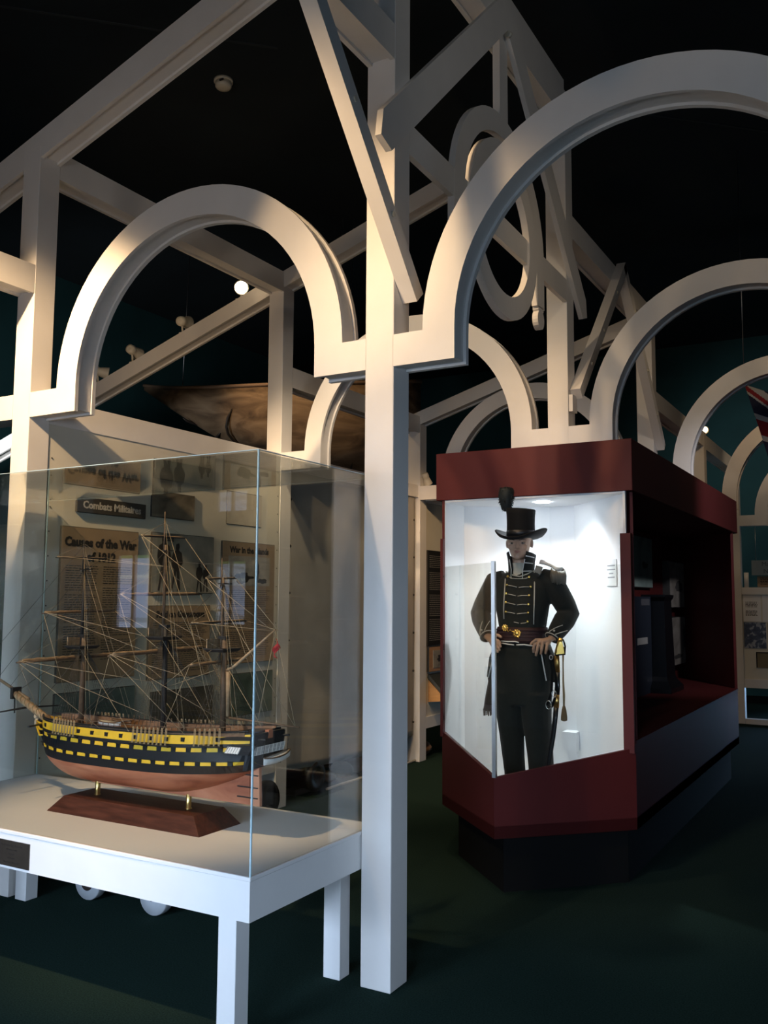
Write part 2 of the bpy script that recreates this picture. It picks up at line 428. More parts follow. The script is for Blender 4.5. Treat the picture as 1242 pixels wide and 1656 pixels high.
# ---- plain gables of thin struts in the bays before and after
def low_gable(y0, y1, zl, zp, label):
    ym = (y0+y1)/2 + W/2
    t = thing('strut_gable', label, 'gable', (-1.97,ym,zl), 'plain gables of two thin struts')
    for s, ye in ((-1, y0+W*.6), (1, y1+W*.6)):
        d = Vector((0, ye-ym, zl-zp)).normalized(); n = Vector((0,-d.z,d.y)); n = n if n.z > 0 else -n
        c = Vector((-1.965,(ye+ym)/2,(zl+zp)/2)); L = Vector((0,(ye-ym)/2,(zl-zp)/2))
        st = MB().obox(c, L + d*.04, (.038,0,0), n*.042).build('strut', 'white', t)
        for k in (-.55, 0.1, .62): MB().tube([c+L*k+Vector((.036,0,0)), c+L*k+Vector((.046,0,0))], .013, 10).build('bolt_cap', 'panel', st)
low_gable(YF[1], YF[2], 3.19, 4.49, 'small plain white gable of two thin struts behind the ornate one')
low_gable(YF[0]-2.53, YF[0], 3.15, 4.60, 'thin white bolted struts slanting down onto the tall front post from above')
tag(MB().box((-2.003,YF[1]+.01,3.03),(-1.975,YF[1]+.11,3.15)).build('strut_block', 'white', off=(-1.99,YF[1]+.06,3.03)), 'small white block on the side of the post right of the showcase roof', 'block')

# ---------------------------------------------------------------- spotlights on the frame
def spot_fixture(loc, aim, label, lit=False, clip=True, watts=0, size=70, col=(1,.72,.42), blend=.6, rad=.035, s=1.0, lcol=(1.0,.80,.50), lem=40):
    p = Vector(loc); d = (Vector(aim)-p).normalized()
    t = thing('spotlight', label, 'spotlight', loc, 'small spotlights on the white beams')
    MB().lathe([(.02*s,-.075*s),(.036*s,-.07*s),(.040*s,-.03*s),(.034*s,-.02*s),(.040*s,.0),(.050*s,.05*s),(.052*s,.056*s),(.046*s,.056*s),(.042*s,.035*s),(.0,.03*s)], p, d, 18).build('lamp_shade', 'cream', t)
    MB().lathe([(.040*s,.036*s),(.036*s,.040*s),(.0,.044*s)], p, d, 16).build('bulb', emit('bulb_glow', lcol, lem) if lit else 'cream', t)
    mb = MB(); mb.tube([p-d*.03*s, p-d*.03*s+Vector((0,0,-.04*s)), p+Vector((0,0,-.095*s))-d*.02*s], .008*s, 6)
    mb.box((p.x-.028*s,p.y-.028*s,p.z-.115*s),(p.x+.028*s,p.y+.028*s,p.z-.085*s)); mb.build('bracket', 'cream', t)
    if watts: spot(p+d*.07*s, aim, watts, size, col, blend, rad)
    return t
def spot(p, aim, watts, size, col, blend=.6, rad=.04):
    l = bpy.data.lights.new('spot', 'SPOT'); l.energy = watts; l.color = col; l.spot_size = math.radians(size); l.spot_blend = blend; l.shadow_soft_size = rad
    o = bpy.data.objects.new('spot', l); COL.objects.link(o); o.location = p
    o.rotation_euler = (Vector(aim)-Vector(p)).to_track_quat('-Z','Y').to_euler(); return o
def area(p, aim, w, h, watts, col):
    l = bpy.data.lights.new('area', 'AREA'); l.energy = watts; l.color = col; l.shape = 'RECTANGLE'; l.size = w; l.size_y = h
    o = bpy.data.objects.new('area', l); COL.objects.link(o); o.location = p
    o.rotation_euler = (Vector(aim)-Vector(p)).to_track_quat('-Z','Y').to_euler(); return o
# ---------------------------------------------------------------- display table
ZT = .665; TX0, TX1, TY0, TY1 = -4.49, -2.158, 2.785, 3.74
t = thing('display_table', 'white display table carrying the ship model under a glass case', 'table', ((TX0+TX1)/2,(TY0+TY1)/2,0))
MB().box((TX0,TY0,ZT-.016),(TX1,TY1,ZT)).build('table_top', 'table', t, bevel=.002)
mb = MB()
for lo, hi in (((TX0,TY0+.004,.50),(TX1-.004,TY0+.026,ZT-.016)),((TX0,TY1-.026,.50),(TX1-.004,TY1-.004,ZT-.016)),((TX1-.026,TY0+.026,.50),(TX1-.004,TY1-.026,ZT-.016)),((TX0,TY0+.026,.50),(TX0+.022,TY1-.026,ZT-.016))): mb.box(lo,hi)
mb.build('apron', 'table', t)
for x in (TX0+.045, -2.355):
    for y in (2.845, 3.585): MB().box((x,y,0),(x+.088,y+.083,ZT-.017)).build('leg', 'table', t, bevel=.002)
pl = MB().box((-3.600,TY0-.001,.512),(-3.372,TY0+.004,.622)).build('nameplate', 'plaque', t)
for k, (s, h) in enumerate((('Model of a ship of the line',.015),('Built and presented',.010),('by a local',.010),('model maker',.010),('Ship of the War of 1812',.012))): text('engraving', s, h, (-3.486,TY0-.0012,.603-.018*k), '-Y', mat('engraved_letters',(.025,.02,.017),.6) if k == 0 else bpy.data.materials['engraved_letters'], pl, sx=.9)
# ---------------------------------------------------------------- glass case over the ship
CT = 2.272; GX0, GX1, GY0, GY1 = TX0+.012, TX1-.006, TY0+.008, TY1-.012; gt = .006
t = thing('glass_case', 'tall clear glass case standing on the white table over the ship', 'display case', ((GX0+GX1)/2,(GY0+GY1)/2,ZT))
z0 = ZT+.001
for lo, hi in (((GX0,GY0,z0),(GX1,GY0+gt,CT)),((GX1-gt,GY0+gt,z0),(GX1,GY1-gt,CT)),((GX0,GY1-gt,z0),(GX1,GY1,CT)),((GX0,GY0+gt,z0),(GX0+gt,GY1-gt,CT)),((GX0+.002,GY0+.002,CT),(GX1-.002,GY1-.002,CT+gt))):
    MB().box(lo,hi).build('glass_pane', 'glass', t)
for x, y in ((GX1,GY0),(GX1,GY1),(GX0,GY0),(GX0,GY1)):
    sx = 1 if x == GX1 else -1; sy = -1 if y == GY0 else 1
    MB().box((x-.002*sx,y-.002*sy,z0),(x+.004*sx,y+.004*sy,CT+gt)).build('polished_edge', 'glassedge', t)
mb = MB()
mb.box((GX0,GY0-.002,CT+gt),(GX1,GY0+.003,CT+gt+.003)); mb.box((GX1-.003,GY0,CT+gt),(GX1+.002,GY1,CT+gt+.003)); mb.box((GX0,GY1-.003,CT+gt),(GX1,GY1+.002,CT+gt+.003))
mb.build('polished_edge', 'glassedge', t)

# ---------------------------------------------------------------- poster panel between the left post and the next
PX = -4.498
t = thing('poster_panel', 'white partition panel behind the glass case, hung with old-paper posters', 'display panel', (PX-.03,4.9,.35))
MB().box((PX-.05,YF[0]+W,.35),(PX-.004,YF[1],2.757)).build('board', 'panel', t)
MB().box((PX-.12,YF[0]+W,2.757),(PX,YF[1],2.915)).build('top_rail', 'white', t)
MB().box((PX-.10,YF[0]+W,.30),(PX-.001,YF[1],.42)).build('bottom_rail', 'white', t)
for k in range(14):
    z = .6+.15*k
    for y in (YF[0]+W+.03, YF[1]-.03): MB().tube([(PX-.004,y,z),(PX-.001,y,z)], .005, 6).build('screw', 'screw', t)
FX = PX-.004
def lines(mb, x, y0, y1, z0, z1, n, h=.0045, ragged=.12, gap=(), facing='+X'):
    for i in range(n):
        z = z1 - (z1-z0)*(i+.5)/n
        if i in gap: continue
        y = y0; end = y1 - (y1-y0)*random.random()*ragged
        while y < end:
            w = .012 + random.random()*.035; e = min(y+w, end)
            if facing == '+X': mb.box((x,y,z-h/2),(x+.0006,e,z+h/2))
            else: mb.box((y,x-.0006,z-h/2),(e,x,z+h/2))
            y = e + .007
def board_x(name, label, y0, y1, z0, z1, m='paper', th=.018, cat='poster', group=None, x=FX):
    # th stands off the panel; dark edge, printed sheet on the face
    o = MB().box((x,y0,z0),(x+th,y1,z1)).build(name, 'paperedge', off=(x,(y0+y1)/2,z0), bevel=.003)
    tag(o, label, cat, group)
    MB().box((x+th,y0+.004,z0+.004),(x+th+.001,y1-.004,z1-.004)).build('printed_sheet', m, o)
    return o, x+th+.0012
def rag(mb, x, cy, cz, w, h, n=22, seed=0, facing='+X', lo=.55):
    r = random.Random(seed); P = []
    for i in range(n):
        a = 2*PI*i/n; k = lo + (1-lo)*r.random(); P.append((cy+w*k*math.cos(a), cz+h*k*math.sin(a)))
    if facing == '+X': mb.prism([(x,y,z) for y,z in P], (.0006,0,0))
    else: mb.prism([(y,x,z) for y,z in P], (0,-.0006,0))
def figure(mb, x, y, z, h, facing='+X', lean=0.0):
    """flat printed silhouette of a standing man"""
    P = [(-.10,0),(-.13,.02),(-.07,.45),(-.13,.5),(-.17,.62),(-.13,.80),(-.05,.84),(-.06,.90),(-.05,.98),(.04,1.0),(.06,.92),(.04,.85),(.13,.80),(.18,.6),(.12,.5),(.08,.45),(.15,.02),(.06,0),(.01,.42)]
    Q = [(y+(a+lean*b)*h, z+b*h) for a,b in P]
    if facing == '+X': mb.prism([(x,a,b) for a,b in Q], (.0006,0,0))
    else: mb.prism([(a,x,b) for a,b in Q], (0,-.0006,0))

o, x = board_x('text_poster', 'tall brown poster titled Causes of the War of 1812', 3.845, 4.495, 1.180, 2.142)
text('title', 'Causes of the War', .078, (x,4.17,2.045), '+X', 'ink', o, bold=.004)
text('title', 'of 1812', .078, (x,4.17,1.955), '+X', 'ink', o, bold=.004)
mb = MB(); lines(mb, x, 3.885, 4.150, 1.30, 1.905, 40, gap=(11,24)); lines(mb, x, 4.19, 4.455, 1.30, 1.905, 40, gap=(8,19,30)); mb.build('lettering', 'ink', o)
o, x = board_x('text_poster', 'brown poster titled War in the Islands with a small picture at its top', 5.365, 6.03, 1.200, 2.140)
text('title', 'War in the Islands', .066, (x,5.70,2.075), '+X', 'ink', o, bold=.003)
sea = ramp_mat('engraving_seascape', [(.25,(.10,.11,.10)),(.45,(.30,.28,.24)),(.6,(.42,.38,.31)),(.8,(.22,.20,.17))], 3, 6, .8, (1,1,3))
pc = MB().box((x,5.44,1.80),(x+.0015,5.96,2.03)).build('printed_picture', sea, o)
mb = MB(); rag(mb, x+.0015, 5.62, 1.86, .14, .05, seed=2); rag(mb, x+.0015, 5.86, 1.84, .09, .025, seed=3); rag(mb, x+.0015, 5.80, 1.93, .03, .09, seed=4); mb.build('printed_boats', 'ink', o)
mb = MB(); lines(mb, x, 5.42, 5.97, 1.25, 1.77, 34, gap=(9,20)); mb.build('lettering', 'ink', o)
o, x = board_x('text_poster', 'brown poster titled Raid on Gananoque under the painting of soldiers', 4.615, 5.245, 1.140, 1.648)
text('title', 'Raid on Gananoque', .062, (x,4.93,1.585), '+X', 'ink', o, bold=.003)
mb = MB(); lines(mb, x, 4.65, 5.21, 1.18, 1.535, 24, gap=(8,)); mb.build('lettering', 'ink', o)
fog = ramp_mat('painted_battle', [(.2,(.05,.05,.05)),(.4,(.16,.17,.15)),(.6,(.33,.31,.26)),(.85,(.22,.25,.22))], 2.5, 7, .75, (1,1,1.2))
o, x = board_x('painted_picture', 'grey painting of soldiers in dark coats, above the Gananoque poster', 4.62, 5.27, 1.735, 2.155, fog)
mb = MB(); figure(mb, x, 4.74, 1.745, .40); figure(mb, x, 4.86, 1.75, .34, lean=.05); figure(mb, x, 5.11, 1.745, .22); figure(mb, x, 5.18, 1.745, .20); mb.build('painted_figures', 'ink', o)
text('title', 'Scott', .05, (x,4.78,2.115), '+X', 'ink', o, bold=.002)
dark = mat('dark_banner', (.045,.040,.034), .6, var=.15, vscale=6)
o, x = board_x('title_banner', 'dark banner lettered Combats Militaires in white', 3.955, 4.555, 2.235, 2.335, dark)
text('title', 'Combats Militaires', .066, (x,4.255,2.285), '+X', 'paleink', o, bold=.002)
o, x = board_x('title_banner', 'pale tan banner with faint capitals OF 1812 near the panel top', 3.86, 4.56, 2.405, 2.50, mat('pale_tan_paper',(.42,.33,.23),.8,var=.1), th=.008)
text('title', 'OF 1812', .045, (x,4.20,2.462), '+X', 'ink', o, bold=.002)
text('title', 'ENGAGEMENTS', .030, (x,4.22,2.425), '+X', 'ink', o)
smoke_p = ramp_mat('painted_clouds', [(.25,(.07,.09,.08)),(.45,(.20,.22,.19)),(.62,(.38,.37,.31)),(.85,(.16,.20,.18))], 3.5, 8, .75)
board_x('painted_picture', 'cloudy greenish painting highest on the panel, seen at the rim of the case', 4.625, 5.245, 2.53, 2.67, smoke_p, th=.012)
board_x('painted_picture', 'brownish landscape painting hung beside the Combats Militaires banner', 4.61, 5.05, 2.26, 2.445, ramp_mat('brown_landscape',[(.3,(.06,.05,.035)),(.5,(.17,.14,.10)),(.7,(.27,.23,.17))],4,7,.75,(1,1,2.5)), th=.014)
board_x('map_sheet', 'faint pale blank sheet high on the panel, above the War in the Islands poster', 5.42, 5.86, 2.27, 2.53, mat('faint_sheet',(.52,.47,.38),.8,var=.12,vscale=9), th=.006)
harbour = ramp_mat('painted_harbour', [(.25,(.05,.08,.07)),(.5,(.14,.19,.17)),(.75,(.28,.31,.27))], 4, 7, .6, (1,1,1.8))
board_x('painted_picture', 'dark green painting low on the panel, under the Causes of the War poster', 3.84, 4.505, .80, 1.118, harbour)
board_x('painted_picture', 'dark green landscape low on the panel, under the War in the Islands poster', 5.50, 6.03, .80, 1.125, ramp_mat('painted_wood',[(.25,(.03,.05,.04)),(.5,(.08,.12,.10)),(.75,(.20,.24,.20))],5,7,.6))
board_x('painted_picture', 'dark painting low on the panel behind the ship model amidships', 4.66, 5.30, .76, 1.06, ramp_mat('painted_dusk',[(.25,(.03,.035,.03)),(.5,(.09,.085,.07)),(.75,(.2,.18,.14))],4,7,.6))

# ---------------------------------------------------------------- canvas sheet in the next bay
def sheet(name, label, x, y0, y1, zt, zb, m, sag=.05, amp=.025, nx=48, nz=40):
    mb = MB(); V = []
    for side in (0, 1):
        G = []
        for j in range(nz+1):
            r = []
            for i in range(nx+1):
                u, w = i/nx, j/nz
                y = y0+(y1-y0)*u
                z = zt+(zb-zt)*w - (sag*math.sin(PI*u)*w*w if sag else 0)
                bx = x + amp*(math.sin(u*9+1.2*w)*.5+math.sin(u*21+w*3)*.25)*(w**.7) + .05*math.sin(PI*u)*w*w + side*.004
                r.append(mb.v((bx,y,z)))
            G.append(r)
        V.append(G)
    for G in V:
        for j in range(nz):
            for i in range(nx): mb.f([G[j][i],G[j][i+1],G[j+1][i+1],G[j+1][i]], True)
    a, b = V
    for i in range(nx):
        mb.f([a[0][i],a[0][i+1],b[0][i+1],b[0][i]]); mb.f([a[nz][i],a[nz][i+1],b[nz][i+1],b[nz][i]])
    for j in range(nz):
        mb.f([a[j][0],a[j+1][0],b[j+1][0],b[j][0]]); mb.f([a[j][nx],a[j+1][nx],b[j+1][nx],b[j][nx]])
    return tag(mb.build(name, m, off=(x,(y0+y1)/2,zb)), label, 'canvas sheet')
M['canvas'] = mat('grey_white_canvas', (.42,.39,.35), .9, var=.12, vscale=3, bump=.15, bscale=30)
cs = sheet('canvas_sheet', 'wide off-white canvas sheet hanging from post to post behind the glass case', PX-.05, YF[1]+W+.03, YF[2]-.03, 2.80, .28, 'canvas')
for z in (.42,.95,1.35,1.75,2.15,2.55):
    for y in (YF[1]+W+.06, YF[2]-.06): MB().ball((PX-.044,y,z), .012, 8, 6).build('grommet', 'screw', cs)
o = thing('canvas_rail', 'white rail from which the canvas sheet hangs', 'rail', (PX-.05,7.4,2.79))
MB().box((PX-.12,YF[1]+W,2.80),(PX-.02,YF[2],2.93)).build('rail_board', 'white', o)

# ---------------------------------------------------------------- panel beyond the far left post
t = thing('partition_panel', 'tan-lit white partition seen between the canvas sheet and the red showcase', 'display panel', (PX-.03,10,.3))
MB().box((PX-.05,YF[2]+W,.45),(PX-.02,YF[3],2.757)).build('board', 'panel', t)
MB().box((PX-.12,YF[2]+W,2.757),(PX,YF[3],2.9)).build('top_rail', 'white', t)
MB().box((PX-.12,YF[2]+W,.33),(PX,YF[3],.45)).build('bottom_rail', 'white', t)
o, x = board_x('text_board', 'tall black text board with fine pale print on the tan-lit partition', 8.83, 9.50, 1.20, 2.24, mat('black_board',(.020,.020,.022),.95,spec=.1), x=PX-.02)
mb = MB(); lines(mb, x, 8.87, 9.46, 1.25, 2.19, 46, h=.006, gap=(7,8,19,20,33)); mb.build('lettering', mat('grey_ink',(.25,.24,.22),.8), o)
o, x = board_x('plywood_picture', 'small framed print on plywood under the black text board', 8.84, 9.6, .92, 1.19, 'ply', x=PX-.02, th=.03)
MB().box((x,8.93,.96),(x+.004,9.55,1.15)).build('print', sea, o)
mb = MB(); rag(mb, x+.004, 9.15, 1.06, .16, .06, seed=9); mb.build('printed_ship', 'ink', o)
t = thing('reading_stand', 'slanted dark book on a plywood bracket under the small plywood print', 'book stand', (PX+.04,9.2,.55))
for y in (8.88,9.55): MB().prism([(PX-.02,y,.60),(PX-.02,y,.84),(PX+.20,y,.62)], (0,.02,0)).build('bracket', 'ply', t)
MB().obox((PX+.11,9.22,.755), (0,.36,0), (.13,0,-.13), (.012,0,.012)).build('open_book', mat('dark_book',(.035,.04,.04),.5), t)

# ---------------------------------------------------------------- things on the floor behind the canvas / table
def rock(x, y, r, label, seed):
    rr = random.Random(seed); mb = MB(); n, m = 10, 7; R = []
    for i in range(m+1):
        t_ = PI*i/m - PI/2
        R.append([Vector((x + r*1.3*math.cos(t_)*math.cos(2*PI*k/n)*(.8+.35*rr.random()), y + r*math.cos(t_)*math.sin(2*PI*k/n)*(.8+.35*rr.random()), max(.0, r*.72 + r*.75*math.sin(t_)*(.85+.25*rr.random())))) for k in range(n)])
    mb.rings(R, True, True)
    return tag(mb.build('field_stone', M['stone'], off=(x,y,0)), label, 'stone', 'brown stones along the canvas foot')
M['stone'] = mat('brown_stone', (.27,.155,.085), .9, var=.35, vscale=7, bump=.5, bscale=18)
for i, (x, y, r) in enumerate(((-4.78,7.55,.10),(-4.80,7.80,.12),(-4.82,8.05,.13),(-4.76,7.28,.07),(-4.79,8.90,.09),(-4.70,9.05,.11))):
    rock(x, y, r, ('brown stone at the canvas foot, second smallest of the row by the front post','round brown stone in the middle of the row under the canvas','largest brown stone under the canvas, next to the tall front post','smallest brown stone, next to the black cannon barrel under the canvas','brown stone under the canvas edge just past the tall front post','larger brown stone at the foot of the post where the canvas ends')[i], i+3)
o = MB().tube([(-4.55,6.95+.25*k,.012+.004*(k%2)) for k in range(8)], .012, 8).build('barrier_rope', mat('pale_rope',(.5,.47,.42),.9), off=(-4.55,7.8,0)); tag(o, 'thin pale rope lying on the floor in front of the stones', 'rope')
M['iron'] = mat('black_iron', (.012,.012,.012), .42, .3, var=.3, vscale=20)
t = thing('cannon_barrel', 'black iron cannon barrel lying on the floor under the canvas edge', 'cannon', (-5.0,6.72,0))
MB().lathe([(.02,-.04),(.05,-.02),(.05,.02),(.10,.05),(.145,.08),(.150,.14),(.145,.2),(.128,.5),(.120,.85),(.128,.88),(.118,.90),(.110,1.2),(.118,1.24),(.13,1.30),(.128,1.34),(.06,1.345),(.055,1.2)], (-5.85,6.74,.16), (1,0,0), 24).build('barrel', 'iron', t)
M['chock'] = mat('dark_chock',(.05,.03,.02),.8)
for x in (-5.6,-4.75): MB().box((x,6.6,0),(x+.1,6.88,.05)).build('wooden_chock', 'chock', t)
# naval gun behind the table
t = thing('naval_gun', 'black naval gun on a carriage with pale wheels, behind the white table', 'cannon', (-3.7,4.0,0))
MB().lathe([(.015,-.09),(.035,-.07),(.03,-.03),(.075,0),(.10,.03),(.102,.08),(.095,.12),(.088,.45),(.08,.8),(.075,1.05),(.082,1.08),(.09,1.13),(.088,1.155),(.045,1.16),(.04,1.0)], (-4.12,4.0,.47), Vector((1.0,0,.155)).normalized(), 24).build('barrel', 'iron', t)
M['truck'] = mat('pale_grey_wheel_paint', (.42,.44,.46), .6, var=.1)
M['carriage'] = mat('dark_carriage_wood', (.05,.035,.03), .7, var=.2)
for y in (3.86, 4.10):
    mb = MB(); mb.prism([(-4.2,y,.10),(-3.48,y,.10),(-3.46,y,.40),(-3.7,y,.46),(-3.75,y,.38),(-3.95,y,.38),(-4.0,y,.28),(-4.2,y,.26)], (0,.05,0)); mb.build('carriage_cheek', 'carriage', t)
mb = MB(); mb.box((-4.14,3.80,.07),(-4.04,4.24,.12)); mb.box((-3.64,3.80,.07),(-3.54,4.24,.12)); mb.build('axle', 'carriage', t)
for x in (-4.08,-3.58):
    for y in (3.775, 4.20):
        w = MB().lathe([(.03,0),(.095,0),(.098,.01),(.098,.05),(.095,.06),(.03,.06)], (x,y,.098), (0,1,0), 28).build('wheel', 'truck', t)
        MB().lathe([(.001,-.012),(.02,-.012),(.02,.07),(.001,.07)], (x,y,.098), (0,1,0), 12).build('hub', 'iron' if x > -3.6 else 'carriage', w)
    if x < -4: MB().lathe([(.001,-.004),(.045,-.004),(.045,.001),(.001,.001)], (x,3.775,.098), (0,1,0), 20).build('dark_hub', 'carriage', t)

# ---------------------------------------------------------------- hanging bark canoe
M['bark'] = ramp_mat('birch_bark', [(.28,(.035,.020,.010)),(.44,(.11,.068,.035)),(.60,(.19,.125,.070)),(.8,(.27,.19,.115))], 1.6, 9, .8, (1.2,1.2,3.0), dist=1.5)
t = thing('bark_canoe', 'old brown birch bark canoe hanging from the ceiling behind the white posts', 'canoe', (-6.0,8.75,3.2))
ca, cb = Vector((-7.92,7.95,0)), Vector((-4.87,9.36,0)); ax = (cb-ca); CL = ax.length; ax.normalize(); sd = Vector((-ax.y,ax.x,0))
R = []; nst, ns = 41, 21
for i in range(nst):
    s = i/(nst-1); e = abs(2*s-1)
    hb = .56*(1-e**2.3)**.95 + .012
    gun = 4.02 + .20*e**3.0 + .07*e**10
    e = 1-s/.62 if s < .62 else (s-.62)/.38
    hb = .56*(1-abs(e)**1.7)**.9 + .012 if s < .62 else .56*(1-abs(e)**3.2)**.8 + .012
    gun = 4.13 + .11*abs(e)**3.0 + .03*abs(e)**10
    keel = 3.12 + (1.09*e**1.35 if s < .62 else .55*e**5)
    keel = min(keel, gun-.05)
    r = []
    for j in range(ns):
        a = -1+2*j/(ns-1); w = abs(a)
        prof = 1-(1-w)**2.0
        dz = gun-keel
        # u-shaped section with a slight inward tumble at the gunwale
        y_ = hb*math.sin(min(1,w*1.15)*PI/2)*(1 if a > 0 else -1)
        zz = keel + dz*(w**2.1)
        r.append(ca + ax*(CL*s) + sd*y_ + Vector((0,0,zz)))
    R.append(r)
mb = MB(); mb.rings(R, False, True, closed=False)
hull = mb.build('hull', 'bark', t); sol = hull.modifiers.new('s','SOLIDIFY'); sol.thickness = .012
for q in (0, ns-1): MB().tube([r[q] for r in R], .022, 8).build('gunwale', mat('cedar_gunwale',(.16,.10,.06),.7), t)
sm = MB()
for i in (8,12,15,18,22,27,32,36):
    P = [R[i][j] + (R[i][j]-(ca+ax*(CL*i/(nst-1))+Vector((0,0,3.8)))).normalized()*.006 + ax*(.12*math.sin(j*.55+i)) for j in range(2 if i%2 else 6, 13 if i%2 else 19)]
    sm.tube(P, [.004]+[.016]*(len(P)-2)+[.004], 6)
sm.build('pitch_seams', mat('black_pitch',(.02,.015,.012),.5), hull)
for s in (.14, .84, .70, .74):
    p = ca+ax*(CL*s)
    o = MB().tube([p+Vector((0,0,4.1)), p+Vector((.05,.03,ZC))], .006, 6).build('suspension_wire', 'steel', t)

# ---------------------------------------------------------------- smoke detector
t = thing('smoke_detector', 'round cream smoke detector on the dark ceiling', 'smoke detector', (-5.079,5.944,ZC))
MB().lathe([(.085,0),(.085,-.02),(.075,-.022)], (-5.079,5.944,ZC), (0,0,1), 28).build('base_plate', 'cream', t)
MB().lathe([(.072,-.02),(.072,-.06),(.060,-.075),(.03,-.082),(.0,-.082)], (-5.079,5.944,ZC), (0,0,1), 28).build('sensor_dome', 'cream', t)
MB().box((-5.06,5.865,ZC-.05),(-5.02,5.875,ZC-.035)).build('vent_slot', 'ink', t)

# ---------------------------------------------------------------- spotlights
spot_fixture((-5.02,6.183,4.46), (-1.2,1.5,2.4), 'lit spotlight glaring at the top of the rafter behind the warm arch', lit=True, lcol=(1,.86,.62), lem=160, watts=18, size=80, s=1.25)
spot_fixture((-5.68,6.183,4.245), (-6.4,9.5,4.9), 'unlit cream spotlight halfway down the rafter behind the warm arch', s=1.2)
spot_fixture((-6.30,6.183,4.045), (-6.8,9.5,3.6), 'cream spotlight third from the top of the rafter, tilted upright', s=1.2)
spot_fixture((-6.74,6.183,3.90), (-4.5,9.0,3.4), 'lowest cream spotlight on the rafter, beside the edge of the warm arch', s=1.2)
spot_fixture((-2.08,11.62,3.83), (-1.0,9.0,2.6), 'lit amber spotlight above the far end of the red showcase', lit=True, lcol=(1,.72,.38), lem=14)
spot_fixture((-4.46,8.72,3.00), (-4.3,9.6,1.5), 'small amber lit spotlight on the post where the canvas ends', lit=True, lcol=(1,.6,.25), lem=8)
spot_fixture((-4.75,3.2,3.62), (-4.55,3.4,3.0), 'cream spotlight on the low level beam beside the post by the ship bow')

# ---------------------------------------------------------------- far right: flag and distant panel
M['navy'] = mat('flag_navy', (.012,.014,.040), .85); M['fred'] = mat('flag_red', (.30,.018,.022), .85); M['fwhite'] = mat('flag_white', (.52,.50,.47), .85)
def union(u, v):
    # u 0..2 along the fly, v 0..1 up
    x, y = u-1, v-.5
    if abs(x) < .1 or abs(y) < .1: return 2
    if abs(x) < .1667 or abs(y) < .1667: return 1
    for sg in (1,-1):
        d = (y - sg*x*.5)/math.sqrt(1.25)
        if abs(d) < .1:
            side = (1 if x < 0 else -1)*sg
            if 0 < d*side < .0667: return 2
            return 1
    return 0
t = thing('hanging_flag', 'red, white and blue crossed flag hanging under the receding row of arches', 'flag', (-.75,9.3,3.0))
mb = MB(); nu, nv = 176, 104; G = []
A, B, Cc = Vector((-1.30,9.5,3.86)), Vector((.95,-.05,-.42)), Vector((.22,.03,-.86))
for j in range(nv+1):
    G.append([mb.v(A + B*(i/nu*1.55) + Cc*(j/nv*1.0) + Vector((0,.05*math.sin(i*.059+j*.023),0))) for i in range(nu+1)])
for j in range(nv):
    for i in range(nu):
        mb.mi = union((i+.5)/nu*2, 1-(j+.5)/nv); mb.f([G[j][i],G[j][i+1],G[j+1][i+1],G[j+1][i]], True)
fo = mb.build('cloth', ['navy','fwhite','fred'], t); so = fo.modifiers.new('s','SOLIDIFY'); so.thickness = .004
mb = MB()
for i in (0, nu): 
    p = A + B*(i/nu*1.55); mb.tube([p, Vector((p.x,p.y,ZC))], .004, 6)
mb.build('suspension_wire', 'steel', t)
PY = YF[4]
t = thing('distant_display_panel', 'distant white-framed display panel of small prints, seen past the end of the showcase', 'display panel', (-1,PY,0))
MB().box((-2.0,PY+.04,.62),(CX[0],PY+.08,1.80)).build('board', 'panel', t)
MB().box((-2.0,PY,1.80),(CX[0],PY+.12,1.90)).build('top_rail', 'white', t)
MB().box((-2.0,PY,.50),(CX[0],PY+.12,.62)).build('bottom_rail', 'white', t)
MB().box((-2.0,PY,.0),(CX[0],PY+.12,.07)).build('floor_rail', 'white', t)
def board_y(name, label, x0, x1, z0, z1, m, th=.012, y=PY+.04, cat='print'):
    o = MB().box((x0,y-th,z0),(x1,y,z1)).build(name, m, off=((x0+x1)/2,y,z0)); return tag(o, label, cat), y-th-.0002
bluep = ramp_mat('blue_photos', [(.42,(.33,.36,.42)),(.48,(.08,.11,.18)),(.6,(.05,.07,.12))], 14, 2, .6)
o, y = board_y('information_sheet', 'white sheet with two blocks of grey text on the distant panel', -1.99, -1.76, 1.42, 1.79, 'table'); mb = MB(); lines(mb, y, -1.96,-1.80,1.62,1.70,5,h=.008,facing='-Y'); lines(mb, y, -1.96,-1.80,1.50,1.58,5,h=.008,facing='-Y'); mb.build('lettering', 'ink', o)
o, y = board_y('soldier_print', 'white print of a dark standing figure on the distant panel', -1.74, -1.30, 1.42, 1.79, 'table'); mb = MB(); figure(mb, y, -1.55, 1.47, .25, '-Y'); mb.box((-1.62,y-.0006,1.455),(-1.46,y,1.475)); mb.build('printed_figure', 'ink', o)
o, y = board_y('photo_sheet', 'sheet of small blue photographs below the text sheet on the distant panel', -1.99, -1.70, 1.05, 1.41, bluep)
o, y = board_y('map_print', 'tan sketch map below the standing-figure print on the distant panel', -1.68, -1.25, 1.02, 1.40, mat('tan_map',(.42,.36,.27),.8,var=.12,vscale=10)); mb = MB(); rag(mb, y, -1.5, 1.27, .10, .06, seed=5, facing='-Y', lo=.8); mb.build('map_outline', mat('tan_dark',(.25,.21,.15),.8), o)
o, y = board_y('engraving_print', 'brown framed engraving lowest on the distant panel', -1.84, -1.20, .78, 1.0, mat('brown_print',(.20,.16,.09),.8,var=.12)); mb = MB(); figure(mb, y, -1.55, .86, .13, '-Y'); mb.box((-1.84,y-.004,.985),(-1.20,y,1.0)); mb.box((-1.84,y-.004,.78),(-1.825,y,1.0)); mb.build('dark_frame', 'ink', o)
